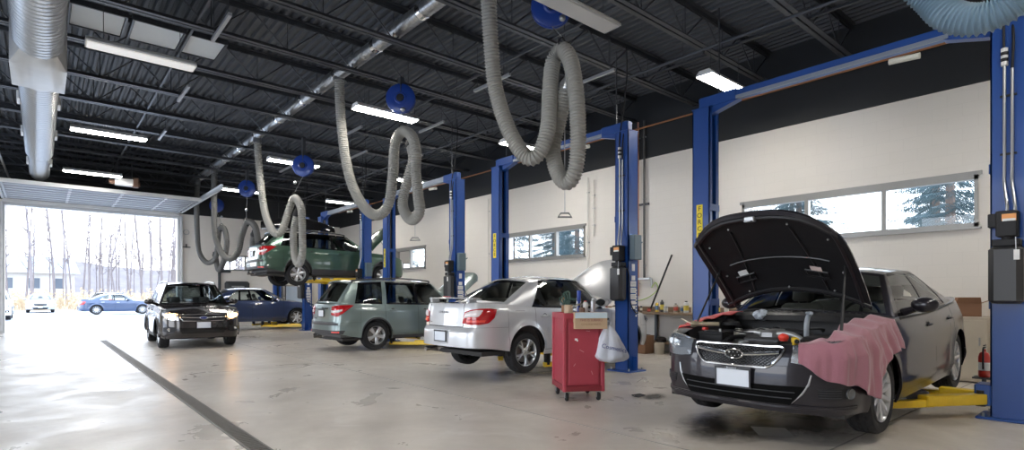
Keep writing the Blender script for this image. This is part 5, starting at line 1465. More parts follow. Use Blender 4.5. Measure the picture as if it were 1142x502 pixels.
# ---- 1 dark sedan with raised hood
p = P_legacy(); p['paint'] = GRAPH; p['hood_open'] = (50, 0); p['handle_mat'] = GRAPH; p['seat_mat'] = INTGREY
def lp(c, root, deck): legacy_parts(c, root, deck); engine_bay(c, root)
LEG, lc = build_car(p, 'sedan', 'dark graphite sedan with its hood propped open in the nearest lift bay', 'car', GRAPH, lp)
LEGL = Vector((4.69, 2.42, .035)); LEG.location = LEGL; LEG.rotation_euler = (0, radians(-2.0), 0)      # the rear is lifted a little higher
ML = Matrix.Translation(LEGL) @ Matrix.Rotation(radians(-2.0), 4, 'Y')
PINK = mat('dusty pink fabric', (.33,.135,.170), .9, sheen=.4, bump=.3, bscale=120, noise=.10, nscale=6); REDC = mat('bright red fabric', (.66,.035,.025), .8, bump=.3, bscale=120, sheen=.3)
dropf = crv([(0,.70),(.10,.60),(.30,.50),(.50,.40),(.57,.52),(.66,.70),(.85,.72),(1,.76)])
cloth_over(lc, 'c', .53, lc.xu(1.28), crv([(0,.05),(.25,.12),(.6,.22),(1,.14)]), dropf, PINK, ML, 'dusty pink cloth draped over the near front fender of the dark sedan', -1, nu=90, nv=40, amp=.022)
cloth_over(lc, 'c', lc.xu(.52), lc.xu(1.36), crv([(0,.16),(1,.26)]), crv([(0,.82),(.5,.74),(1,.80)]), REDC, ML, 'bright red cloth draped over the far front fender of the dark sedan', 1, nu=60, nv=26, amp=.018, seed=5)
# tools left on the engine
def put(o, label, cat, loc, rz=0.): o.location = ML @ Vector(loc); o.rotation_euler.z = rz; tag(o, label, cat); return o
dr_ = thing('power_drill', 'yellow and black cordless drill lying on the front edge of the engine bay', 'drill', ML @ Vector((.26,-.42,.86)), .5)
MB().box((0,0,0), (.16,.05,.055), bev=.018).box((.02,0,-.055), (.04,.038,.08), bev=.012).build('drill_body', mat('drill yellow', (.75,.50,.02), .45), dr_, smooth=40)
MB().box((.02,0,-.10), (.08,.06,.035), bev=.01).cyl((-.08,0,0), (-.13,0,0), .018, 10).cyl((-.13,0,0), (-.19,0,0), .006, 8).build('battery_and_chuck', BLACKPL, dr_, smooth=40)
o = MB().sphere((0,0,.03), (.05,.045,.035), 14, 8).cyl((0,0,.0),(0,0,.03),.035,12).tube([(.03,0,.04),(.10,.05,.055)], .007, 6).build('red_cap', mat('bright red plastic', (.75,.05,.03), .4)); put(o, 'bright red filler cap lying on the dark sedan radiator cover', 'cap', (.36,-.28,.84))
fl = MB().cyl((-.10,0,.02),(.10,0,.02),.022,12).lathe([(.022,.10),(.035,.14),(.033,.17),(0,.165)], c=(0,0,.02), axis='X', n=14).tube([(.16,.0,.02),(.26,-.05,.07)], .006, 6)
put(fl.build('work_light', mat('pale metal torch', (.5,.42,.3), .35, metal=.6)), 'slim metal work light lying across the engine bay on the red cloth side', 'torch', (.50,.52,.93), 2.2)
rg = MB(); rows = []
for i in range(9):
    a = i/8*pi; rows.append([(.10*cos(2*pi*k/18)*sin(a)*(1+.2*sin(5*k+i)), .075*sin(2*pi*k/18)*sin(a)*(1+.2*cos(3*k+2*i)), .055-.055*cos(a)+.008*sin(3*k+i)) for k in range(18)])
rg.grid(rows, True); put(rg.build('shop_rag', mat('mottled white blue rag', (.50,.54,.60), .9, noise=.6, nscale=40), smooth=30), 'crumpled white and blue rag lying at the base of the dark sedan windshield', 'rag', (1.19,.30,.955))
# ---- 2 silver sedan
def simple_bay(c, root):
    m = MB(); m.box((.80, 0, .60), (.9, 1.25, .25), bev=.05).box((.75,0,.77), (.4,.6,.12), bev=.04); m.build('engine_block', mat('engine dark alloy', (.10,.10,.105), .45, metal=.5, noise=.4, nscale=20), root, smooth=40)
    st = MB()
    M = c.P['_M']; rows = c.P['_rows']
    for sd in (0, -1): st.tube([Vector((.5, .62 if sd else -.62, c.zs(.6)-.03)), M @ rows[8][1 if sd == 0 else -2]], .008, 6)
    st.build('hood_stay', LDARK, root)
p = P_impreza(); p['paint'] = SILV; p['hood_open'] = (50, 0); p['droop'] = .06; p['seat_mat'] = INTGREY
def ip(c, root, deck): impreza_parts(c, root, deck); simple_bay(c, root)
c2, _ = build_car(p, 'sedan', 'silver sedan with rear spoiler seen from behind, right of the grey green wagon', 'car', SILV, ip)
c2.location = (9.03, 7.06, .17); c2.rotation_euler.z = pi
for ch in c2.children:
    if ch.name.startswith('hood'):
        for k in ch.children:
            if k.name.startswith('inner'): k.data.materials.clear(); k.data.materials.append(mat('white hood underside', (.72,.73,.74), .4))
# ---- 3 grey green wagon on the floor
p = P_forester(); p['paint'] = SAGE; p['seat_mat'] = INTGREY; p['hood_open'] = (50, 0); p['garnish'] = CHROME
def fp(c, root, deck): suv_rear(c, root, 'FORESTER'); simple_bay(c, root); lamp(c, root, 'headlight', [(.55,.85),(.68,.88),(.85,.91),(1.05,.925)], [(.53,.71),(.66,.71),(.82,.735),(1.03,.85)])
c3, _ = build_car(p, 'station_wagon', 'grey green station wagon with black roof rails, left of the silver sedan', 'car', SAGE, fp)
c3.location = (9.62, 12.85, .02); c3.rotation_euler.z = pi
for ch in c3.children:
    if ch.name.startswith('hood'):
        for k in ch.children:
            if k.name.startswith('inner'): k.data.materials.clear(); k.data.materials.append(mat('sage hood underside', (.30,.36,.33), .5))
# ---- 4 green wagon high on the lift, roof box
p = P_outback(); p['paint'] = GREEN; p['droop'] = .07; p['hood_open'] = (52, 0)
def op_(c, root, deck): suv_rear(c, root, '', True); simple_bay(c, root)
c4, _ = build_car(p, 'station_wagon', 'dark green station wagon raised high on a lift with a black roof box', 'car', GREEN, op_)
c4.location = (9.47, 17.28, 1.68); c4.rotation_euler.z = pi
rb = thing('roof_box', 'long glossy black roof box on the raised green wagon', 'roof box', (9.47-3.45, 17.28, 1.68+1.645), pi)
b_ = MB(); rows = []
for i in range(21):
    t = i/20; x = lerp(-1.15, 1.05, t); w_ = .42*min(1, (sin(pi*min(t*1.15+.05, 1)))**.35 if t < .5 else (1-((t-.5)/.5)**6)**.5+.001); h_ = .40*min(1, sin(pi*(t*.82+.09))**.6+.02)
    rows.append([(x, w_*cos(a)*(1 if abs(cos(a)) < .9 else 1), max(.0, h_*sin(a))) for a in [pi*k/12 for k in range(13)]])
b_.grid(rows); b_.grid([[r[0], r[-1]] for r in rows]); b_.build('shell', GLOSSBLK, rb, smooth=50)
MB().box((-.5,0,-.035), (.05,1.2,.035), bev=.01).box((.45,0,-.035), (.05,1.2,.035), bev=.01).build('crossbar', CONDUIT, rb, smooth=0)
# ---- 5 black wagon with lit headlamps, facing the camera
BULB = mat('lit headlamp bulb', (1,1,1), .3, emit=(1.0,.50,.18), estr=25)
p = P_forester(); p['paint'] = BLACKP; p['racks'] = (1.95,4.05); p['rack_mat'] = GALV
def bp_(c, root, deck): suv_front(c, root, BULB); suv_rear(c, root, '')
c5, _ = build_car(p, 'station_wagon', 'black station wagon facing the viewer with its headlamps lit, near the open bay door', 'car', BLACKP, bp_)
c5.location = (3.06, 15.25, 0); c5.rotation_euler.z = radians(87.5)
# driver silhouette is not visible in the photograph beyond seats
# ---- 6 navy sedan in the last bay
p = P_legacy(); p['paint'] = NAVY; p['spokes'] = (7,'single')
def np_(c, root, deck):
    lamp(c, root, 'headlight', [(.52,.735),(.65,.765),(.80,.795),(.98,.815),(1.12,.82)], [(.50,.60),(.62,.60),(.78,.625),(.95,.69),(1.11,.775)]); sedan_rear(c, root, False)
    both(c, 'side_moulding', [(c.xu(1.35),.50),(c.xu(3.3),.51)], [(c.xu(1.35),.45),(c.xu(3.3),.46)], c.P['paint'], root, off=.012, n=30, k=3)
c6, _ = build_car(p, 'sedan', 'navy blue sedan in the farthest lift bay, partly behind the black wagon', 'car', NAVY, np_)
c6.location = (8.72, 23.10, .12); c6.rotation_euler.z = pi
# ---- cars in the lot outside
p = P_legacy(); p['paint'] = PALE
c7, _ = build_car(p, 'sedan', 'pale silver sedan parked outside the bay door, facing the building', 'car', PALE, legacy_parts_out := (lambda c, r, d: (lamp(c, r, 'headlight', [(.52,.735),(.65,.765),(.80,.795),(.98,.815),(1.12,.82)], [(.50,.60),(.62,.60),(.78,.625),(.95,.69),(1.11,.775)]), c.patch('grille', [(-.42,.71),(0,.715),(.42,.71)], [(-.36,.57),(0,.56),(.36,.57)], GLOSSBLK, r), c.patch('lower_intake', [(-.5,.42),(0,.42),(.5,.42)], [(-.42,.27),(0,.27),(.42,.27)], GLOSSBLK, r), plate(c, r, 0, .47, '', True, off=.03))), low=True)
c7.location = (0, 57.6, 0); c7.rotation_euler.z = pi/2
p = P_legacy(); p['paint'] = STEELB
c8, _ = build_car(p, 'sedan', 'blue sedan parked side-on outside the bay door', 'car', STEELB, lambda c, r, d: (sedan_rear(c, r, False),), low=True)
c8.location = (6.75, 50.1, 0); c8.rotation_euler.z = pi
p = P_forester(); p['paint'] = WHITEC
c9, _ = build_car(p, 'station_wagon', 'white station wagon parked behind the blue sedan outside', 'car', WHITEC, lambda c, r, d: (suv_rear(c, r, ''),), low=True)
c9.location = (3.35, 64.2, 0); c9.rotation_euler.z = radians(-62)
p = P_forester(); p['paint'] = WHITEC
c10, _ = build_car(p, 'station_wagon', 'white station wagon outside, mostly hidden behind the left door jamb', 'car', WHITEC, lambda c, r, d: (suv_front(c, r),), low=True)
c10.location = (-2.1, 40.2, 0); c10.rotation_euler.z = pi/2
# ================================================================== RED TOOL CART
REDP = mat('worn red enamel', (.40,.045,.070), .45, coat=.2, noise=.14, nscale=5)
REDD = mat('dark red edge', (.22,.02,.03), .5)
CART = (5.20, 4.78); CR = -.57
ct = thing('tool_cart', 'tall red metal tool cart on casters in front of the silver sedan', 'tool cart', (*CART, 0), CR)
w_, d_, z0, z1 = .50, .62, .13, 1.03
b_ = MB(); b_.box((0,0,(z0+z1)/2), (w_-.02, d_-.02, z1-z0), bev=.012); b_.build('cabinet', REDP, ct, smooth=0)
MB().box((0,-d_/2-.002,(z0+z1)/2+.01), (w_-.12, .016, z1-z0-.14), bev=.006).build('front_panel', REDP, ct, smooth=0)
m = MB()
for sx in (-1, 1):
    for sy in (-1, 1): m.box((sx*(w_/2-.01), sy*(d_/2-.01), (z0+z1)/2+.015), (.045, .045, z1-z0+.05), bev=.008)
m.build('corner_post', REDP, ct, smooth=0)
m = MB()
m.box((0, -d_/2+.004, z0+.03), (w_+.02, .03, .07), bev=.008).box((0, d_/2-.004, z0+.03), (w_+.02, .03, .07), bev=.008)
for sx in (-1, 1): m.box((sx*(w_/2), 0, z0+.03), (.02, d_, .07), bev=.006)
m.build('base_rail', REDD, ct, smooth=0)
m = MB()
for a, b2 in (((0,-d_/2), (w_+.02,.02)), ((0,d_/2), (w_+.02,.02)), ((-w_/2,0), (.02,d_)), ((w_/2,0), (.02,d_))): m.box((a[0], a[1], z1+.015), (b2[0], b2[1], .07), bev=.006)
m.build('tray_rim', REDP, ct, smooth=0)
MB().tube(catmull([(w_/2, -.12, .98), (w_/2+.12, -.12, 1.0), (w_/2+.12, .12, 1.0), (w_/2, .12, .98)], 6), .012, 8).build('push_handle', LDARK, ct)
MB().box((-.10, -d_/2-.012, .76), (.035,.003,.025)).box((-.085,-d_/2-.012,.745), (.02,.003,.02)).build('sticker_remnant', WHITEP, ct, smooth=0)
sc_ = MB()
for (x, z, a, l) in ((-.03,.62,.5,.06), (.1,.35,1.2,.05), (-.12,.45,2.2,.04), (.05,.86,.1,.05)): sc_.box((x, -d_/2-.0115, z), (l, .002, .006), M=Matrix.Rotation(a, 3, 'Y'))
sc_.build('scratch', mat('scratch pale', (.6,.3,.32), .6), ct, smooth=0)
for sx in (-1, 1):
    for sy in (-1, 1):
        x, y = sx*(w_/2-.05), sy*(d_/2-.06)
        c_ = MB().box((x, y, .125), (.07,.07,.012)).prism([(-.03,.12),(.03,.12),(.015,.04),(-.015,.04)], -.028, -.022, lambda u, v, w: (x+w, y+u, v)).prism([(-.03,.12),(.03,.12),(.015,.04),(-.015,.04)], .022, .028, lambda u, v, w: (x+w, y+u, v)).build('caster', CONDUIT, ct, smooth=0)
        MB().lathe([(0,-.018),(.045,-.018),(.052,-.008),(.052,.008),(.045,.018),(0,.018)], c=(x, y, .052), axis='X', n=20).build('caster_wheel', TIRE, c_)
MC = Matrix.Translation((*CART, 0)) @ Matrix.Rotation(CR, 4, 'Z')
def on_cart(o, label, cat, loc, rz=0.): o.location = MC @ Vector(loc); o.rotation_euler.z = CR+rz; return tag(o, label, cat)
# cardboard parts box on the top front edge
CARD = mat('tan cardboard', (.52,.37,.24), .85, noise=.08, nscale=10)
bx = thing('cardboard_box', 'small open cardboard parts box on the front edge of the red cart', 'box'); on_cart(bx, bx['label'], 'box', (.07,-.30,z1-.14))
m = MB(); W_, D_, H_ = .40, .17, .20
m.box((0,0,.004), (W_,D_,.008))
for s_ in (-1, 1): m.box((0,s_*D_/2,H_/2), (W_,.006,H_)); m.box((s_*W_/2,0,H_/2), (.006,D_,H_))
m.build('box_wall', CARD, bx, smooth=0)
MB().box((0,-D_/2-.004,H_-.035), (W_,.003,.07)).build('pale_band', mat('pale blue print', (.55,.66,.72), .7), bx, smooth=0)
text('box_lettering', 'THIS IS SUBARU', .040, mat('brown print', (.30,.12,.10), .8), bx, frame_M(Vector((0,-D_/2-.004,.105)), (1,0,0), (0,0,1)))
text('box_lettering', 'GENUINE PARTS', .034, mat('tan print', (.38,.24,.14), .8), bx, frame_M(Vector((0,-D_/2-.004,.055)), (1,0,0), (0,0,1)))
# bits and pieces in the tray
rnd.seed(3)
def can(name, r, h, m_, cap=None, capm=None, label=None, cat='can', neck=.5):
    b_ = MB().lathe([(0,0),(r*.95,0),(r,.008),(r,h*.78),(r*.9,h*.84),(r*neck,h*.9),(r*neck,h*.93),(0,h*.935)], n=18).build(name, m_, smooth=40)
    if capm: MB().lathe([(0,h*.92),(r*neck*1.15,h*.92),(r*neck*1.15,h),(0,h)], n=14).build('cap', capm, b_)
    return b_
TP = z1+.03
c_ = can('tin_can', .052, .13, mat('tan label', (.50,.38,.26), .6), neck=.98); on_cart(c_, 'tan paper-labelled tin standing at the left front corner of the red cart', 'tin', (-.17,-.22,TP))
c_ = can('spray_can', .030, .20, mat('steel can', (.45,.45,.47), .35, metal=.7), capm=mat('white cap', (.8,.8,.8), .4)); on_cart(c_, 'steel spray can with white cap in the red cart tray', 'spray can', (.17,-.12,TP))
c_ = can('spray_can', .030, .22, mat('dark green can', (.03,.09,.07), .4), capm=BLACKPL); on_cart(c_, 'dark green spray can at the left of the red cart tray', 'spray can', (-.14,.02,TP))
c_ = can('plastic_bottle', .034, .17, mat('white bottle', (.72,.72,.70), .45), capm=mat('red cap2', (.6,.05,.04), .4)); on_cart(c_, 'small white bottle behind the cardboard box on the red cart', 'bottle', (.10,-.02,TP))
c_ = can('oil_filter', .04, .09, mat('filter brown', (.16,.09,.06), .5), neck=.9); on_cart(c_, 'stubby brown oil filter in the red cart tray', 'oil filter', (.02,-.14,TP))
c_ = MB().cyl((0,0,0),(0,0,.16),.018,12).cyl((0,0,.16),(0,0,.30),.026,14).build('screwdriver', mat('handle blue', (.02,.06,.38), .35)); on_cart(c_, 'tall blue handled tool standing upright in the red cart', 'hand tool', (.02,.0,TP))
c_ = can('spray_can', .032, .21, mat('silver can', (.55,.55,.57), .3, metal=.8), capm=mat('red cap2', (.6,.05,.04), .4)); on_cart(c_, 'silver spray can with red cap at the back of the red cart tray', 'spray can', (.06,.16,TP+.03))
c_ = can('plastic_bottle', .04, .22, mat('amber bottle', (.30,.14,.05), .3), capm=BLACKPL); on_cart(c_, 'tall amber bottle at the back left of the red cart tray', 'bottle', (-.12,.20,TP+.02))
for i, (x, y, rz, cl, lb) in enumerate(((-.05,-.05,.4,(.35,.33,.3),'steel wrench leaning in the middle of the red cart tray'), (.14,.10,1.5,(.10,.05,.04),'rusty wrench at the rear right of the red cart tray'), (-.10,.16,2.4,(.2,.2,.21),'dark wrench at the rear left of the red cart tray'))):
    m = MB().box((0,0,.03), (.20,.022,.010), bev=.004)
    m.prism([(.10+.03*cos(a), .03*sin(a)) for a in [radians(40+i_*28) for i_ in range(11)]]+[(.11,-.008),(.11,.008)], .022, .038); m.lathe([(.014,.022),(.028,.022),(.028,.038),(.014,.038),(.014,.022)], c=(-.11,0,0), n=14)
    o = m.build('wrench', mat('tool steel %d' % i, cl, .4, metal=.7)); o.rotation_mode = 'XYZ'; on_cart(o, lb, 'wrench', (x, y, TP+.05), rz); o.rotation_euler.y = -.5
gh = MB()
for k in range(5): gh.tube(catmull([(.02*k-.05, -.04, .02), (.03*k-.08, .02, .10+.02*k), (.05-.02*k, .05, .14), (.03*k, -.03, .08)], 6), .012, 7)
o = gh.build('hose_bundle', mat('dark green rubber', (.03,.07,.055), .5)); on_cart(o, 'tangled bundle of dark green hose on the left of the red cart', 'hose', (-.16,-.08,TP+.10))
# plastic bag hanging on the handle
bg = MB(); rows = []; rr_ = random.Random(4)
for i in range(23):
    t = i/22; r_ = .025+.185*t**.8 if t < .82 else (.183*sqrt(max(0, 1-((t-.82)/.18)**2))+.004)
    z = -.45*t; row = []
    for k in range(40):
        a = 2*pi*k/40; f = 1+.10*sin(5*a+t*2)+.07*sin(9*a+1.3+t*3)*(1-t*.4)+.03*sin(17*a+t*9)
        row.append((r_*1.15*f*cos(a)+.04*t, r_*.62*f*sin(a), z+.012*sin(4*a)*t))
    rows.append(row)
bg.grid(rows, True); o = bg.build('plastic_bag', mat('thin white plastic', (.62,.65,.72), .35, coat=.3, bump=.5, bscale=18), smooth=60)
on_cart(o, 'white plastic carrier bag hanging from the right side of the red cart', 'bag', (w_/2+.05,-.34,.93), 0)
text('bag_lettering', 'Cosmetics', .075, INKB, o, frame_M(Vector((.03,-.135,-.27)), (1,0,-.22), (.2,0.12,1)), .002)
MB().tube(catmull([(.0,0,-.02),(-.03,0,.03),(-.01,0,.05),(.03,0,.03),(0,0,-.02)], 6), .006, 6).build('bag_handle', mat('thin white plastic', (.62,.65,.72), .35), o)
# dropped bracket on the floor
o = MB().tube([(0,0,.008),(.18,.02,.008),(.20,.12,.008),(.06,.14,.008),(0,.06,.008)], .006, 6, closed=True).add([(.01,.01,.006),(.17,.03,.006),(.18,.11,.006),(.07,.12,.006)], [(0,1,2,3)]).build('wire_bracket', LDARK); o.location = (5.75,4.25,0); tag(o, 'small dark flat tray lying on the floor right of the red cart', 'tray')

# ================================================================== BENCH ALONG THE RIGHT WALL
WOODM = mat('worn bench top', (.24,.17,.11), .65, noise=.25, nscale=8)
by0, by1, bxf = 5.55, 10.0, 10.62
bn = thing('work_bench', 'long wooden topped work bench against the cream wall, behind the silver sedan', 'work bench', (0,0,0))
MB().box(((bxf+WX)/2, (by0+by1)/2, .90), (WX-bxf, by1-by0, .05), bev=.006).build('bench_top', WOODM, bn, smooth=0)
for y in (by0+.06, (by0+by1)/2, by1-.06):
    for x in (bxf+.05, WX-.06): MB().box((x, y, .4375), (.06,.06,.875)).build('leg', STEEL, bn, smooth=0)
MB().box(((bxf+WX)/2, (by0+by1)/2, .22), (WX-bxf-.08, by1-by0-.1, .025)).build('lower_shelf', WOODM, bn, smooth=0)
MB().box((WX-.02, (by0+by1)/2, .98), (.03, by1-by0, .12)).build('back_board', WOODM, bn, smooth=0)
cols = [((.62,.58,.50),'cream'), ((.04,.04,.045),'black'), ((.66,.45,.05),'yellow'), ((.10,.07,.05),'brown'), ((.45,.46,.48),'grey'), ((.70,.71,.72),'white'), ((.30,.05,.04),'dark red'), ((.05,.12,.25),'blue')]
spec = [(9.7,3,.05,.18),(9.45,0,.04,.14),(9.2,4,.03,.2),(8.95,6,.045,.12),(8.72,3,.06,.16),(8.52,1,.035,.22),(8.30,2,.03,.19),(8.12,3,.07,.20),(7.92,1,.03,.15),(7.72,6,.04,.10),(7.52,2,.04,.24),(7.36,1,.045,.28),(7.20,4,.05,.15),(7.04,0,.05,.20),(6.86,4,.035,.16),(6.70,5,.055,.26),(6.52,5,.06,.24),(6.36,2,.03,.17),(6.18,5,.055,.22),(5.98,1,.04,.2),(5.78,0,.045,.18)]
where = ['at the far left end', 'second from the far left end', 'third from the far left end', 'fourth from the far left end', 'beside the stubby jar', 'left of the brown jug', 'just left of the brown jug', 'at the foot of the leaning pole', 'just right of the leaning pole', 'between pole and tall can', 'left of the tall black bottle', 'tall one near the middle', 'right of the tall black bottle', 'in the middle of the white group', 'slim one before the white jugs', 'left one of two big jugs', 'right one of two big jugs', 'right of the big jugs', 'near the right end', 'second from the right end', 'at the right end']
for i, (y, ci, r_, h_) in enumerate(spec):
    col, cn = cols[ci]; kind = 'spray_can' if r_ < .036 else ('jug' if r_ > .054 else 'bottle')
    o = can(kind, r_, h_, mat('bench item %s' % cn, col, .45), capm=BLACKPL if i % 2 else mat('white cap', (.8,.8,.8), .4), neck=.45 if kind != 'bottle' else .4)
    o.location = (10.78+.12*((i*7) % 4)/4+ (0.06 if i % 3 else 0), y, .925)
    lb = MB().lathe([(r_*1.012,h_*.2),(r_*1.012,h_*.62)], n=18).build('paper_label', mat('label %d' % (i % 4), [(.7,.68,.6),(.6,.12,.08),(.1,.2,.4),(.75,.6,.1)][i % 4], .6), o)
    tag(o, '%s %s on the work bench, %s' % (cn, kind.replace('_', ' '), where[i]), kind.replace('_', ' '), 'containers on the work bench')
# bench vise and clutter boxes
vz = thing('bench_vise', 'rusty bench vise bolted on the work bench behind the lift post', 'vise', (10.75, 8.02, .925))
MB().box((0,0,.03), (.16,.14,.06), bev=.01).box((.03,0,.10), (.12,.09,.10), bev=.02).build('base', mat('rusty iron', (.12,.07,.05), .7, metal=.3), vz, smooth=0)
MB().box((-.09,0,.12), (.05,.12,.07), bev=.01).cyl((-.2,0,.09),(0,0,.09),.014,10).cyl((-.19,-.08,.09),(-.19,.08,.09),.007,8).build('jaw', CONDUIT, vz, smooth=0)
def crate(nm, lb, cat, loc, dim, m_, rz=0., flap=False):
    r = thing(nm, lb, cat, loc, rz); w, d, h = dim; m = MB(); m.box((0,0,.005), (w,d,.01))
    for s_ in (-1,1): m.box((0,s_*(d/2-.004),h/2), (w,.008,h)); m.box((s_*(w/2-.004),0,h/2), (.008,d,h))
    m.build('box_wall', m_, r, smooth=0)
    if flap:
        f = MB()
        for s_ in (-1,1): f.add([(s_*w/2,-d/2,h),(s_*w/2,d/2,h),(s_*(w/2+.10),d/2-.02,h+.09),(s_*(w/2+.10),-d/2+.02,h+.09)], [(0,1,2,3)])
        f.add([(-w/2,-d/2,h),(w/2,-d/2,h),(w/2-.03,-d/2-.12,h+.05),(-w/2+.03,-d/2-.12,h+.05)], [(0,1,2,3)]); f.build('flap', m_, r, smooth=0)
    else: MB().box((0,0,h), (w+.004,d+.004,.012)).build('lid', m_, r, smooth=0)
    return r
crate('storage_box', 'white printed box on the floor in front of the work bench', 'box', (10.44,8.45,0), (.28,.26,.26), mat('white box', (.66,.67,.72), .7), .1)
crate('storage_box', 'brown box standing on the floor before the work bench', 'box', (10.42,7.55,0), (.34,.34,.40), mat('brown box', (.22,.12,.07), .8), 0)
for (y, r_, h_, cl, lb) in ((8.05,.12,.36,(.28,.16,.08),'brown plastic jug on the floor in front of the work bench'), (7.15,.11,.30,(.45,.40,.32),'tan plastic jug on the floor in front of the work bench'), (6.75,.12,.34,(.06,.05,.05),'black drum on the floor in front of the work bench'), (9.1,.13,.34,(.08,.07,.06),'dark bucket on the floor before the left part of the bench')):
    o = can('floor_jug', r_, h_, mat('jug '+lb[:8], cl, .5), capm=BLACKPL); o.location = (10.46, y, 0.0); tag(o, lb, 'jug')
for k, (y, s_) in enumerate(((8.6,.16),(8.3,.12),(7.8,.18),(7.4,.14),(6.9,.16),(6.4,.15))):
    o = MB().sphere((0,0,s_*.45), (s_,s_*.8,s_*.45), 12, 7).box((0,0,s_*.3), (s_*1.6,s_,s_*.5), rz=k, bev=.02).build('rag_bundle', mat('dark rag %d' % (k % 3), [(.06,.05,.045),(.12,.09,.07),(.05,.06,.08)][k % 3], .9, bump=.5, bscale=20), smooth=50); o.location = (10.9, y, .233)
    tag(o, 'dark lumpy bundle on the work bench lower shelf, %s from the left' % ['first','second','third','fourth','fifth','sixth'][k], 'bundle', 'dark bundles on the bench lower shelf')
# leaning pole, pipes and air hose on the wall
o = MB().tube([(10.98,7.78,.93),(11.18,7.30,2.26)], .022, 10).build('leaning_pole', BLACKPL); tag(o, 'long black pole leaning from the bench against the cream wall', 'pole')
COPPER = mat('faded copper pipe', (.50,.26,.19), .45, metal=.4)
def wallpipe(y, za, zb, m_, r_, lb, x=WX-.06, parts=True):
    o = MB().tube([(x,y,za),(x,y,zb)], r_, 10).build('wall_pipe', m_)
    k = MB()
    for z in (za+.3, (za+zb)/2, zb-.4): k.box((x+.02,y,z), (.05,.07,.025))
    k.build('pipe_clamp', CONDUIT, o, smooth=0); tag(o, lb, 'pipe'); return o
wallpipe(8.30, 1.3, 5.6, COPPER, .022, 'thin copper coloured pipe running up the cream wall right of the second lift')
o = wallpipe(8.12, 1.75, 5.6, mat('dark iron pipe', (.10,.10,.10), .5, metal=.4), .028, 'dark iron air pipe running up the cream wall above the bench')
MB().box((WX-.07,8.1,1.72), (.08,.36,.05), bev=.01).cyl((WX-.07,7.9,1.72),(WX-.07,7.9,1.5),.025,10).build('air_outlet', CONDUIT, o)
MB().box((WX-.04,8.21,3.55), (.04,.42,.05)).build('pipe_bracket', STEEL, o, smooth=0)
for y, z0_, z1_, lb in ((9.95,1.0,4.5,'pale conduit on the cream wall beside the second strip window'), (14.3,.9,4.5,'pale conduit on the cream wall between second and third strip windows'), (9.75,2.9,4.4,'short pale conduit with a dark fitting beside the second strip window'), (5.95,.95,2.2,'pale vertical conduit left of the nearest strip window'), (1.45,.3,3.25,'slim pale conduit on the cream wall right of the nearest strip window')):
    wallpipe(y, z0_, z1_, mat('painted conduit', (.68,.66,.62), .5), .016, lb)
o = MB().tube(catmull([(WX-.08,7.9,1.5),(WX-.12,7.75,1.62),(WX-.12,7.7,1.45),(WX-.12,8.0,1.25),(WX-.14,8.5,1.15),(WX-.14,9.0,1.2),(WX-.14,9.3,1.02),(WX-.2,9.2,.95)], 10), .010, 8).build('air_line', mat('yellow green hose', (.42,.62,.12), .4)); tag(o, 'thin yellow green air hose sagging above the work bench', 'air hose')
o = MB().tube([(WX-.10,BY+.2,5.42),(WX-.10,EY-.1,5.42)], .022, 8).build('ceiling_pipe', mat('orange brown pipe', (.40,.17,.07), .5)); tag(o, 'long orange brown pipe high along the dark band of the right wall', 'pipe')
o = MB().tube([(8.6,BY+.2,5.50),(8.6,EY-.1,5.50)], .028, 8); 
for y in range(-4, 26, 3): o.cyl((8.6,y,5.5),(8.6,y,5.42),.018,8); o.tube([(8.6,y+.4,5.5),(8.6,y+.4,6.2)], .005, 5)
o = o.build('sprinkler_pipe', STEEL); tag(o, 'dark sprinkler pipe running lengthwise under the joists over the lifts', 'pipe')
o = MB().tube([(-1.15,6,5.2),(-.75,26,5.2)], .03, 8); o = o.build('gas_pipe', CONDUIT); MB().tube([(-1.0,13.5,5.2),(-1.0,13.5,6.24)], .006, 5).build('hanger', STEEL, o); tag(o, 'thin grey pipe running lengthwise left of the large air duct', 'pipe')
cs = [(2.2,12.8),(2.35,16.4),(2.1,9.3),(5.9,13.0),(7.2,11.4),(6.6,8.3),(7.9,6.9),(6.0,18.2),(7.0,15.0)]
for k, (x, y) in enumerate(cs):
    o = MB().box((x,y,5.40), (.05,1.1,.05)).build('channel_strut', mat('galvanised strut', (.45,.46,.48), .45, metal=.6), smooth=0)
    for e in (-1, 1): MB().tube([(x,y+e*.45,5.42),(x,y+e*.45,6.25)], .006, 5).build('hanger', STEEL, o)
    tag(o, 'short galvanised channel strut hung lengthwise below the joists', 'strut', 'short hung channel struts')
# ================================================================== RIGHT CORNER: cabinet, cardboard, extinguisher
cb = thing('metal_cabinet', 'low beige dented metal cabinet against the wall behind the dark sedan', 'cabinet', (10.86, 1.55, 0))
MB().box((0,0,.50), (.80,1.30,.96), bev=.02).build('cabinet_body', mat('beige enamel', (.62,.56,.46), .5, noise=.06, nscale=4), cb, smooth=0)
for y in (-.32,.32):
    d_o = MB().box((-.41,y,.50), (.02,.60,.86), bev=.006).build('cabinet_door', mat('beige enamel', (.62,.56,.46), .5), cb, smooth=0)
    MB().box((-.43,y-(.22 if y > 0 else -.22),.62), (.025,.02,.12), bev=.005).build('door_handle', CONDUIT, d_o, smooth=0)
crate('cardboard_box', 'open brown cardboard box on top of the beige cabinet', 'box', (10.80,1.85,.98), (.34,.30,.20), mat('brown cardboard', (.28,.15,.09), .85), .25, True)
crate('cardboard_box', 'flattened tan cardboard box beside the brown one on the beige cabinet', 'box', (10.82,1.35,.98), (.34,.34,.09), CARD, -.3, True)
fe = thing('fire_extinguisher', 'small red fire extinguisher standing on the floor by the nearest lift', 'fire extinguisher', (8.75, 1.34, .30))
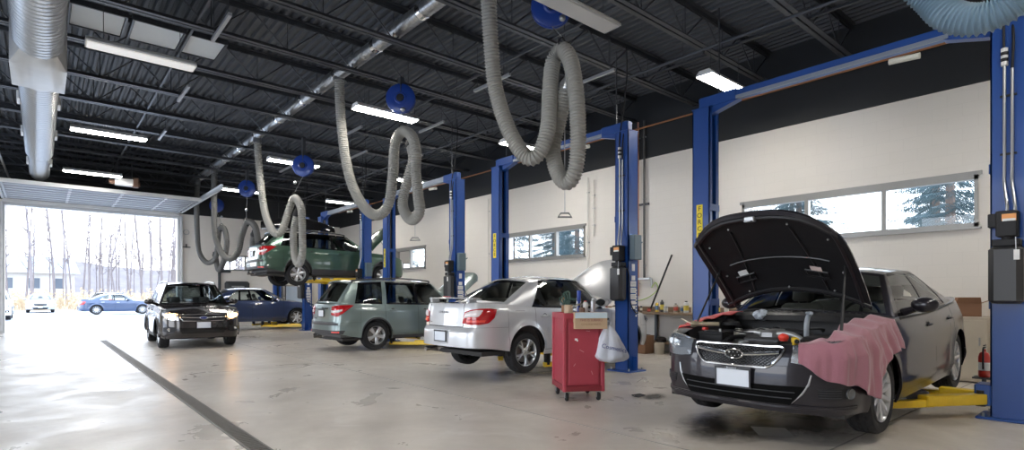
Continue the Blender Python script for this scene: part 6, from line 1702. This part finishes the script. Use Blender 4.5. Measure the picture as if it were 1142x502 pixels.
MB().lathe([(0,0),(.052,.0),(.058,.02),(.058,.24),(.045,.29),(.018,.31),(.018,.34),(0,.34)], n=20).build('cylinder', mat('extinguisher red', (.60,.03,.02), .3, coat=.5), fe, smooth=40)
MB().box((.02,0,.36), (.09,.02,.018), bev=.004).box((.03,0,.385), (.10,.018,.012), bev=.004).tube(catmull([(-.01,0,.35),(-.07,0,.34),(-.075,.0,.2),(-.07,0,.1)], 6), .010, 7).build('valve', BLACKPL, fe)
MB().lathe([(.0585,.08),(.0585,.18)], n=20).build('instruction_label', WHITEP, fe)
fe['label'] = 'small red fire extinguisher on a floor stand behind the nearest lift post'
st_ = MB().box((8.75,1.34,.29), (.2,.2,.02)).box((8.75,1.34,.01), (.24,.24,.02)).cyl((8.75,1.34,.02),(8.75,1.34,.28),.025,10).build('extinguisher_stand', STEEL, smooth=0); tag(st_, 'short dark steel stand carrying the red fire extinguisher', 'stand')
o = MB(); rows = []
for i in range(15):
    rows.append([(7.02+.30*i/14*.9, 1.80-.14*i/14+dy, z) for dy, z in ((-.10,.15+.01*sin(i)),(-.085,.25),(-.03,.275+.006*sin(i*2)),(.05,.275),(.09,.24),(.10,.16))])
o = o.grid(rows).build('grey_rag', mat('grey felt', (.16,.16,.17), .95, bump=.4, bscale=60), smooth=60, solid=.005); tag(o, 'dark grey rag laid over the yellow arm under the dark sedan', 'rag')
# ================================================================== END WALL ITEMS
o = MB().tube([(4.62+.10*cos(a), EY-.05, 3.97+.10*sin(a)) for a in [2*pi*k/24 for k in range(24)]], .016, 6, closed=True).build('wall_ring', CONDUIT); tag(o, 'round metal ring on the end wall just right of the bay door', 'ring')
o = MB().box((4.62,EY-.04,3.35), (.30,.06,.04)).box((4.62,EY-.05,3.40), (.05,.05,.16)).tube([(4.48,EY-.05,.02),(4.48,EY-.05,4.4)], .015, 6).build('door_latch_bracket', STEEL, smooth=0); tag(o, 'dark bracket with thin rod on the end wall beside the bay door', 'bracket')
o = MB().tube(catmull([(6.30,EY-.10,2.38),(5.95,EY-.10,2.38),(5.86,EY-.10,2.30),(5.86,EY-.10,2.0),(5.86,EY-.10,.02)], 8), .06, 10).build('wall_duct', mat('dark pipe', (.04,.045,.05), .5)); tag(o, 'dark bent pipe below the end wall window, behind the navy sedan', 'pipe')
hb = thing('hose_cabinet', 'dark rounded case hanging on the end wall above the navy sedan roof', 'case', (6.55, EY-.16, 1.72))
MB().box((0,0,0), (1.0,.28,.46), bev=.12).build('case_shell', mat('case charcoal', (.035,.04,.045), .5), hb, smooth=40)
MB().box((0,-.15,.0), (.5,.02,.06), bev=.01).build('case_latch', CONDUIT, hb, smooth=0)
pb_ = thing('parts_rack', 'pale blue plastic wrapped rack by the end wall under the raised wagon', 'rack', (9.0, EY-.45, 0))
rw = MB(); rows = []
for i in range(17):
    rows.append([(-.55+1.1*i/16, -.25+.03*sin(i*1.7+k)*(k/6), 1.75*k/6) for k in range(7)])
rw.grid(rows); rw.grid([[rows[i][-1], (rows[i][-1][0], .25, 1.75)] for i in range(17)]); rw.build('plastic_sheet', mat('pale blue plastic', (.50,.60,.72), .3, coat=.4), pb_, smooth=60)
m = MB()
for x in (-.55,.55):
    for y in (-.22,.25): m.box((x,y,.9), (.04,.04,1.8))
for z in (.1,.7,1.3,1.78): m.box((0,.02,z), (1.14,.5,.02))
m.build('frame', STEEL, pb_, smooth=0)

# ================================================================== OUTSIDE: bare woods and conifers
BARK = mat('pale bark', (.20,.18,.19), .9, noise=.25, nscale=3)
def bare_tree(seed, H_=15., r0=.22):
    rr = random.Random(seed); m = MB()
    def br(p, d, L_, r, lev):
        n = 5 if lev == 0 else 4; pts = [p]; q = p.copy(); dd = d.copy()
        for i in range(n):
            dd = (dd + Vector((rr.uniform(-1,1), rr.uniform(-1,1), rr.uniform(-.3,.5)))*(.05 if lev == 0 else .16)).normalized(); q = q + dd*(L_/n); pts.append(q.copy())
        m.tube(pts, [r*(1-.75*i/n) for i in range(n+1)], 6 if lev == 0 else (4 if lev == 1 else 3), cap=False)
        if lev >= 3: return
        k = (34, 6, 4)[lev]
        for i in range(k):
            t = rr.uniform(.28 if lev == 0 else .2, .98); j = min(int(t*n), n-1); b0 = pts[j].lerp(pts[j+1], t*n-j)
            a = rr.uniform(0, 2*pi); out = Vector((cos(a), sin(a), rr.uniform(.35, 1.2))).normalized()
            nd = (dd*.35+out).normalized(); br(b0, nd, L_*(rr.uniform(.09, .16) if lev == 0 else rr.uniform(.3,.5))*(1.1-t*.4), r*(1-.75*t)*.5, lev+1)
    br(Vector((0,0,-.3)), Vector((rr.uniform(-.04,.04), rr.uniform(-.04,.04), 1)).normalized(), H_, r0, 0)
    return m.build('bare_tree', BARK, smooth=60, weld=0)
rt = random.Random(11); protos = []
tspots = [(-14+i*3.3+rt.uniform(-.5,.5)+(j%2)*1.6, 73+j*3.9+rt.uniform(-.6,.6)) for j in range(9) for i in range(12)]
tspots = [(x, y) for x, y in tspots if not (-9.5 < x < 5 and 90 < y < 102)]
for k, (x, y) in enumerate(tspots):
    if k < 9: o = bare_tree(100+k, rt.uniform(13, 19), rt.uniform(.07, .17)); protos.append(o)
    else: o = protos[k % 9].copy(); COL.objects.link(o); s_ = rt.uniform(.75, 1.0); o.scale = (s_, s_, s_)
    o.location = (x, y, (y-68)*.035); o.rotation_euler.z = rt.uniform(0, 6)
    tag(o, 'bare leafless tree in the pale woods beyond the parking lot', 'tree', 'bare trees beyond the parking lot')
# bushy brown scrub in front of the wood
sb = MB(); rt.seed(5)
for k in range(1500):
    x, y = rt.uniform(-12, 24), rt.uniform(67.2, 71.0); z = .1+(y-67)*.03; h = rt.uniform(.4, 2.0); a = rt.uniform(0, 6)
    sb.tube([(x,y,z-.1),(x+.2*cos(a),y+.2*sin(a),z+h*.5),(x+.5*cos(a),y+.5*sin(a),z+h)], [.022,.014,.006], 3, cap=False)
    for j in range(2): t = rt.uniform(.4,1); sb.add([(x+.5*t*cos(a)+dx, y+.5*t*sin(a), z+h*t+dz) for dx, dz in ((-.10,0),(.02,-.06),(.12,.03),(0,.09))], [(0,1,2,3)])
o = sb.build('undergrowth', mat('tan brush', (.46,.36,.24), .9, noise=.3, nscale=1), smooth=0, weld=0); o['kind'] = 'stuff'; tag(o, 'tan leafless undergrowth along the edge of the woods outside', 'undergrowth')
hs = thing('house', 'pale grey house with a low gable roof half hidden among the bare trees', 'house', (-2.5, 96, 1.0), .15)
MB().box((0,0,1.6), (11,7,3.6)).build('wall', mat('pale siding', (.55,.57,.60), .8), hs, smooth=0)
MB().prism([(-4.2,3.3),(4.2,3.3),(0,5.6)], -6, 6, lambda u, v, w: (w, u, v)).build('roof', mat('grey shingle', (.36,.38,.42), .8), hs, smooth=0)
for x in (-3.6,-1.2,1.4,3.8): MB().box((x,-3.52,2.0), (1.1,.06,1.3)).build('window', mat('house window', (.12,.15,.2), .15), hs, smooth=0)
# conifers behind the right wall windows
NEED = mat('blue green needles', (.075,.115,.125), .8, noise=.4, nscale=2)
def conifer(seed, H_=11.):
    rr = random.Random(seed); r = bpy.data.objects.new('conifer', None)
    m = MB().tube([(0,0,-.2),(0,0,H_*.5),(0,0,H_)], [.20,.12,.02], 8); 
    nd = MB(); z = .8
    while z < H_-.2:
        k = 5
        for i in range(k):
            a = 2*pi*i/k+rr.uniform(-.5,.5); L_ = (H_-z)*.22*rr.uniform(.7,1.15)+.15; drop = rr.uniform(.08,.35)
            p0 = Vector((0,0,z)); tip = Vector((cos(a)*L_, sin(a)*L_, z-drop*L_+.1)); nd.tube([p0, tip], [.02,.006], 3, cap=False)
            n = max(4, int(L_/.085)); sdv = Vector((-sin(a), cos(a), 0))
            for j in range(n):
                t = (j+1)/n; q = p0.lerp(tip, t); w = (.38*(1-t)+.10)*min(1, L_)*rr.uniform(.7,1.2)
                for sd in (-1,1):
                    e = q+sdv*sd*w+(tip-p0).normalized()*w*.6+Vector((0,0,-.45*w-rr.uniform(0,.10))); f = (tip-p0).normalized()*.018
                    nd.add([q-f, q+f, e+f*.5+Vector((0,0,.012)), e-f*.5-Vector((0,0,.012))], [(0,1,2,3)])
                    for t2 in (.45,.8):
                        q2 = q.lerp(e, t2); e2 = q2+(tip-p0).normalized()*.12+Vector((0,0,-.10-rr.uniform(0,.08))); nd.add([q2-f*.8, q2+f*.8, e2], [(0,1,2)])
        z += rr.uniform(.26,.40)
    tr = m.build('trunk', mat('conifer bark', (.16,.12,.10), .9)); fo = nd.build('foliage', NEED, smooth=0, weld=0)
    return tr, fo
def make_conifer(seed, H_):
    tr, fo = conifer(seed, H_); root = thing('conifer', '', 'tree'); tr.parent = root; fo.parent = root; return root
for ob in list(bpy.data.objects):
    if ob.name.startswith('conifer') and ob.type == 'EMPTY': bpy.data.objects.remove(ob)
cprot = [make_conifer(31+i, h) for i, h in enumerate((9.5, 11.5, 13.0))]
for ob in list(bpy.data.objects):
    if ob.type == 'EMPTY' and ob.name.startswith('conifer') and not ob.children: bpy.data.objects.remove(ob)
cspots = [(22,4.2,0,1),(21.5,11.2,1,.9),(28,11.2,2,1),(27,5.6,1,1),(20,18.4,0,1),(21,24.4,1,.9),(26.5,26.5,2,1),(25.5,20.5,1,1),(22,38,0,1),(24,44,1,1),(34,14,2,1),(33,7,0,1),(32,31,1,1)]
for k, (x, y, pi_, s_) in enumerate(cspots):
    o = cprot[k] if k < 3 else copy_tree(cprot[pi_])
    o.location = (x, y, 0); o.rotation_euler.z = k*1.3; o.scale = (s_, s_, s_)
    tag(o, 'dark blue green conifer standing outside behind the strip windows', 'tree', 'conifers behind the strip windows')
# ================================================================== SKY, SUN, CAMERA
w = bpy.data.worlds.new('overcast sky'); SC.world = w; w.use_nodes = True; nt = w.node_tree; bgn = nt.nodes['Background']
tcw = nt.nodes.new('ShaderNodeTexCoord'); sep = nt.nodes.new('ShaderNodeSeparateXYZ'); nt.links.new(tcw.outputs['Generated'], sep.inputs[0])
rp = nt.nodes.new('ShaderNodeValToRGB'); e = rp.color_ramp.elements; e[0].position = 0; e[0].color = (.92,.94,.97,1); e[1].position = .55; e[1].color = (.66,.80,1.0,1)
nt.links.new(sep.outputs[2], rp.inputs[0]); nt.links.new(rp.outputs[0], bgn.inputs[0]); bgn.inputs[1].default_value = SKY
cam = bpy.data.cameras.new('camera'); co = bpy.data.objects.new('camera', cam); COL.objects.link(co)
co.location = (0, 0, 1.28); co.rotation_euler = (pi/2, 0, -atan2(.6512, .7590))
cam.sensor_width = 36; cam.lens = 613/1142*36; cam.shift_y = (331-251)/1142; cam.clip_end = 400; cam.clip_start = .05
SC.camera = co
for o in bpy.data.objects:
    if o.type == 'EMPTY' and not o.children: print('EMPTY no children', o.name)
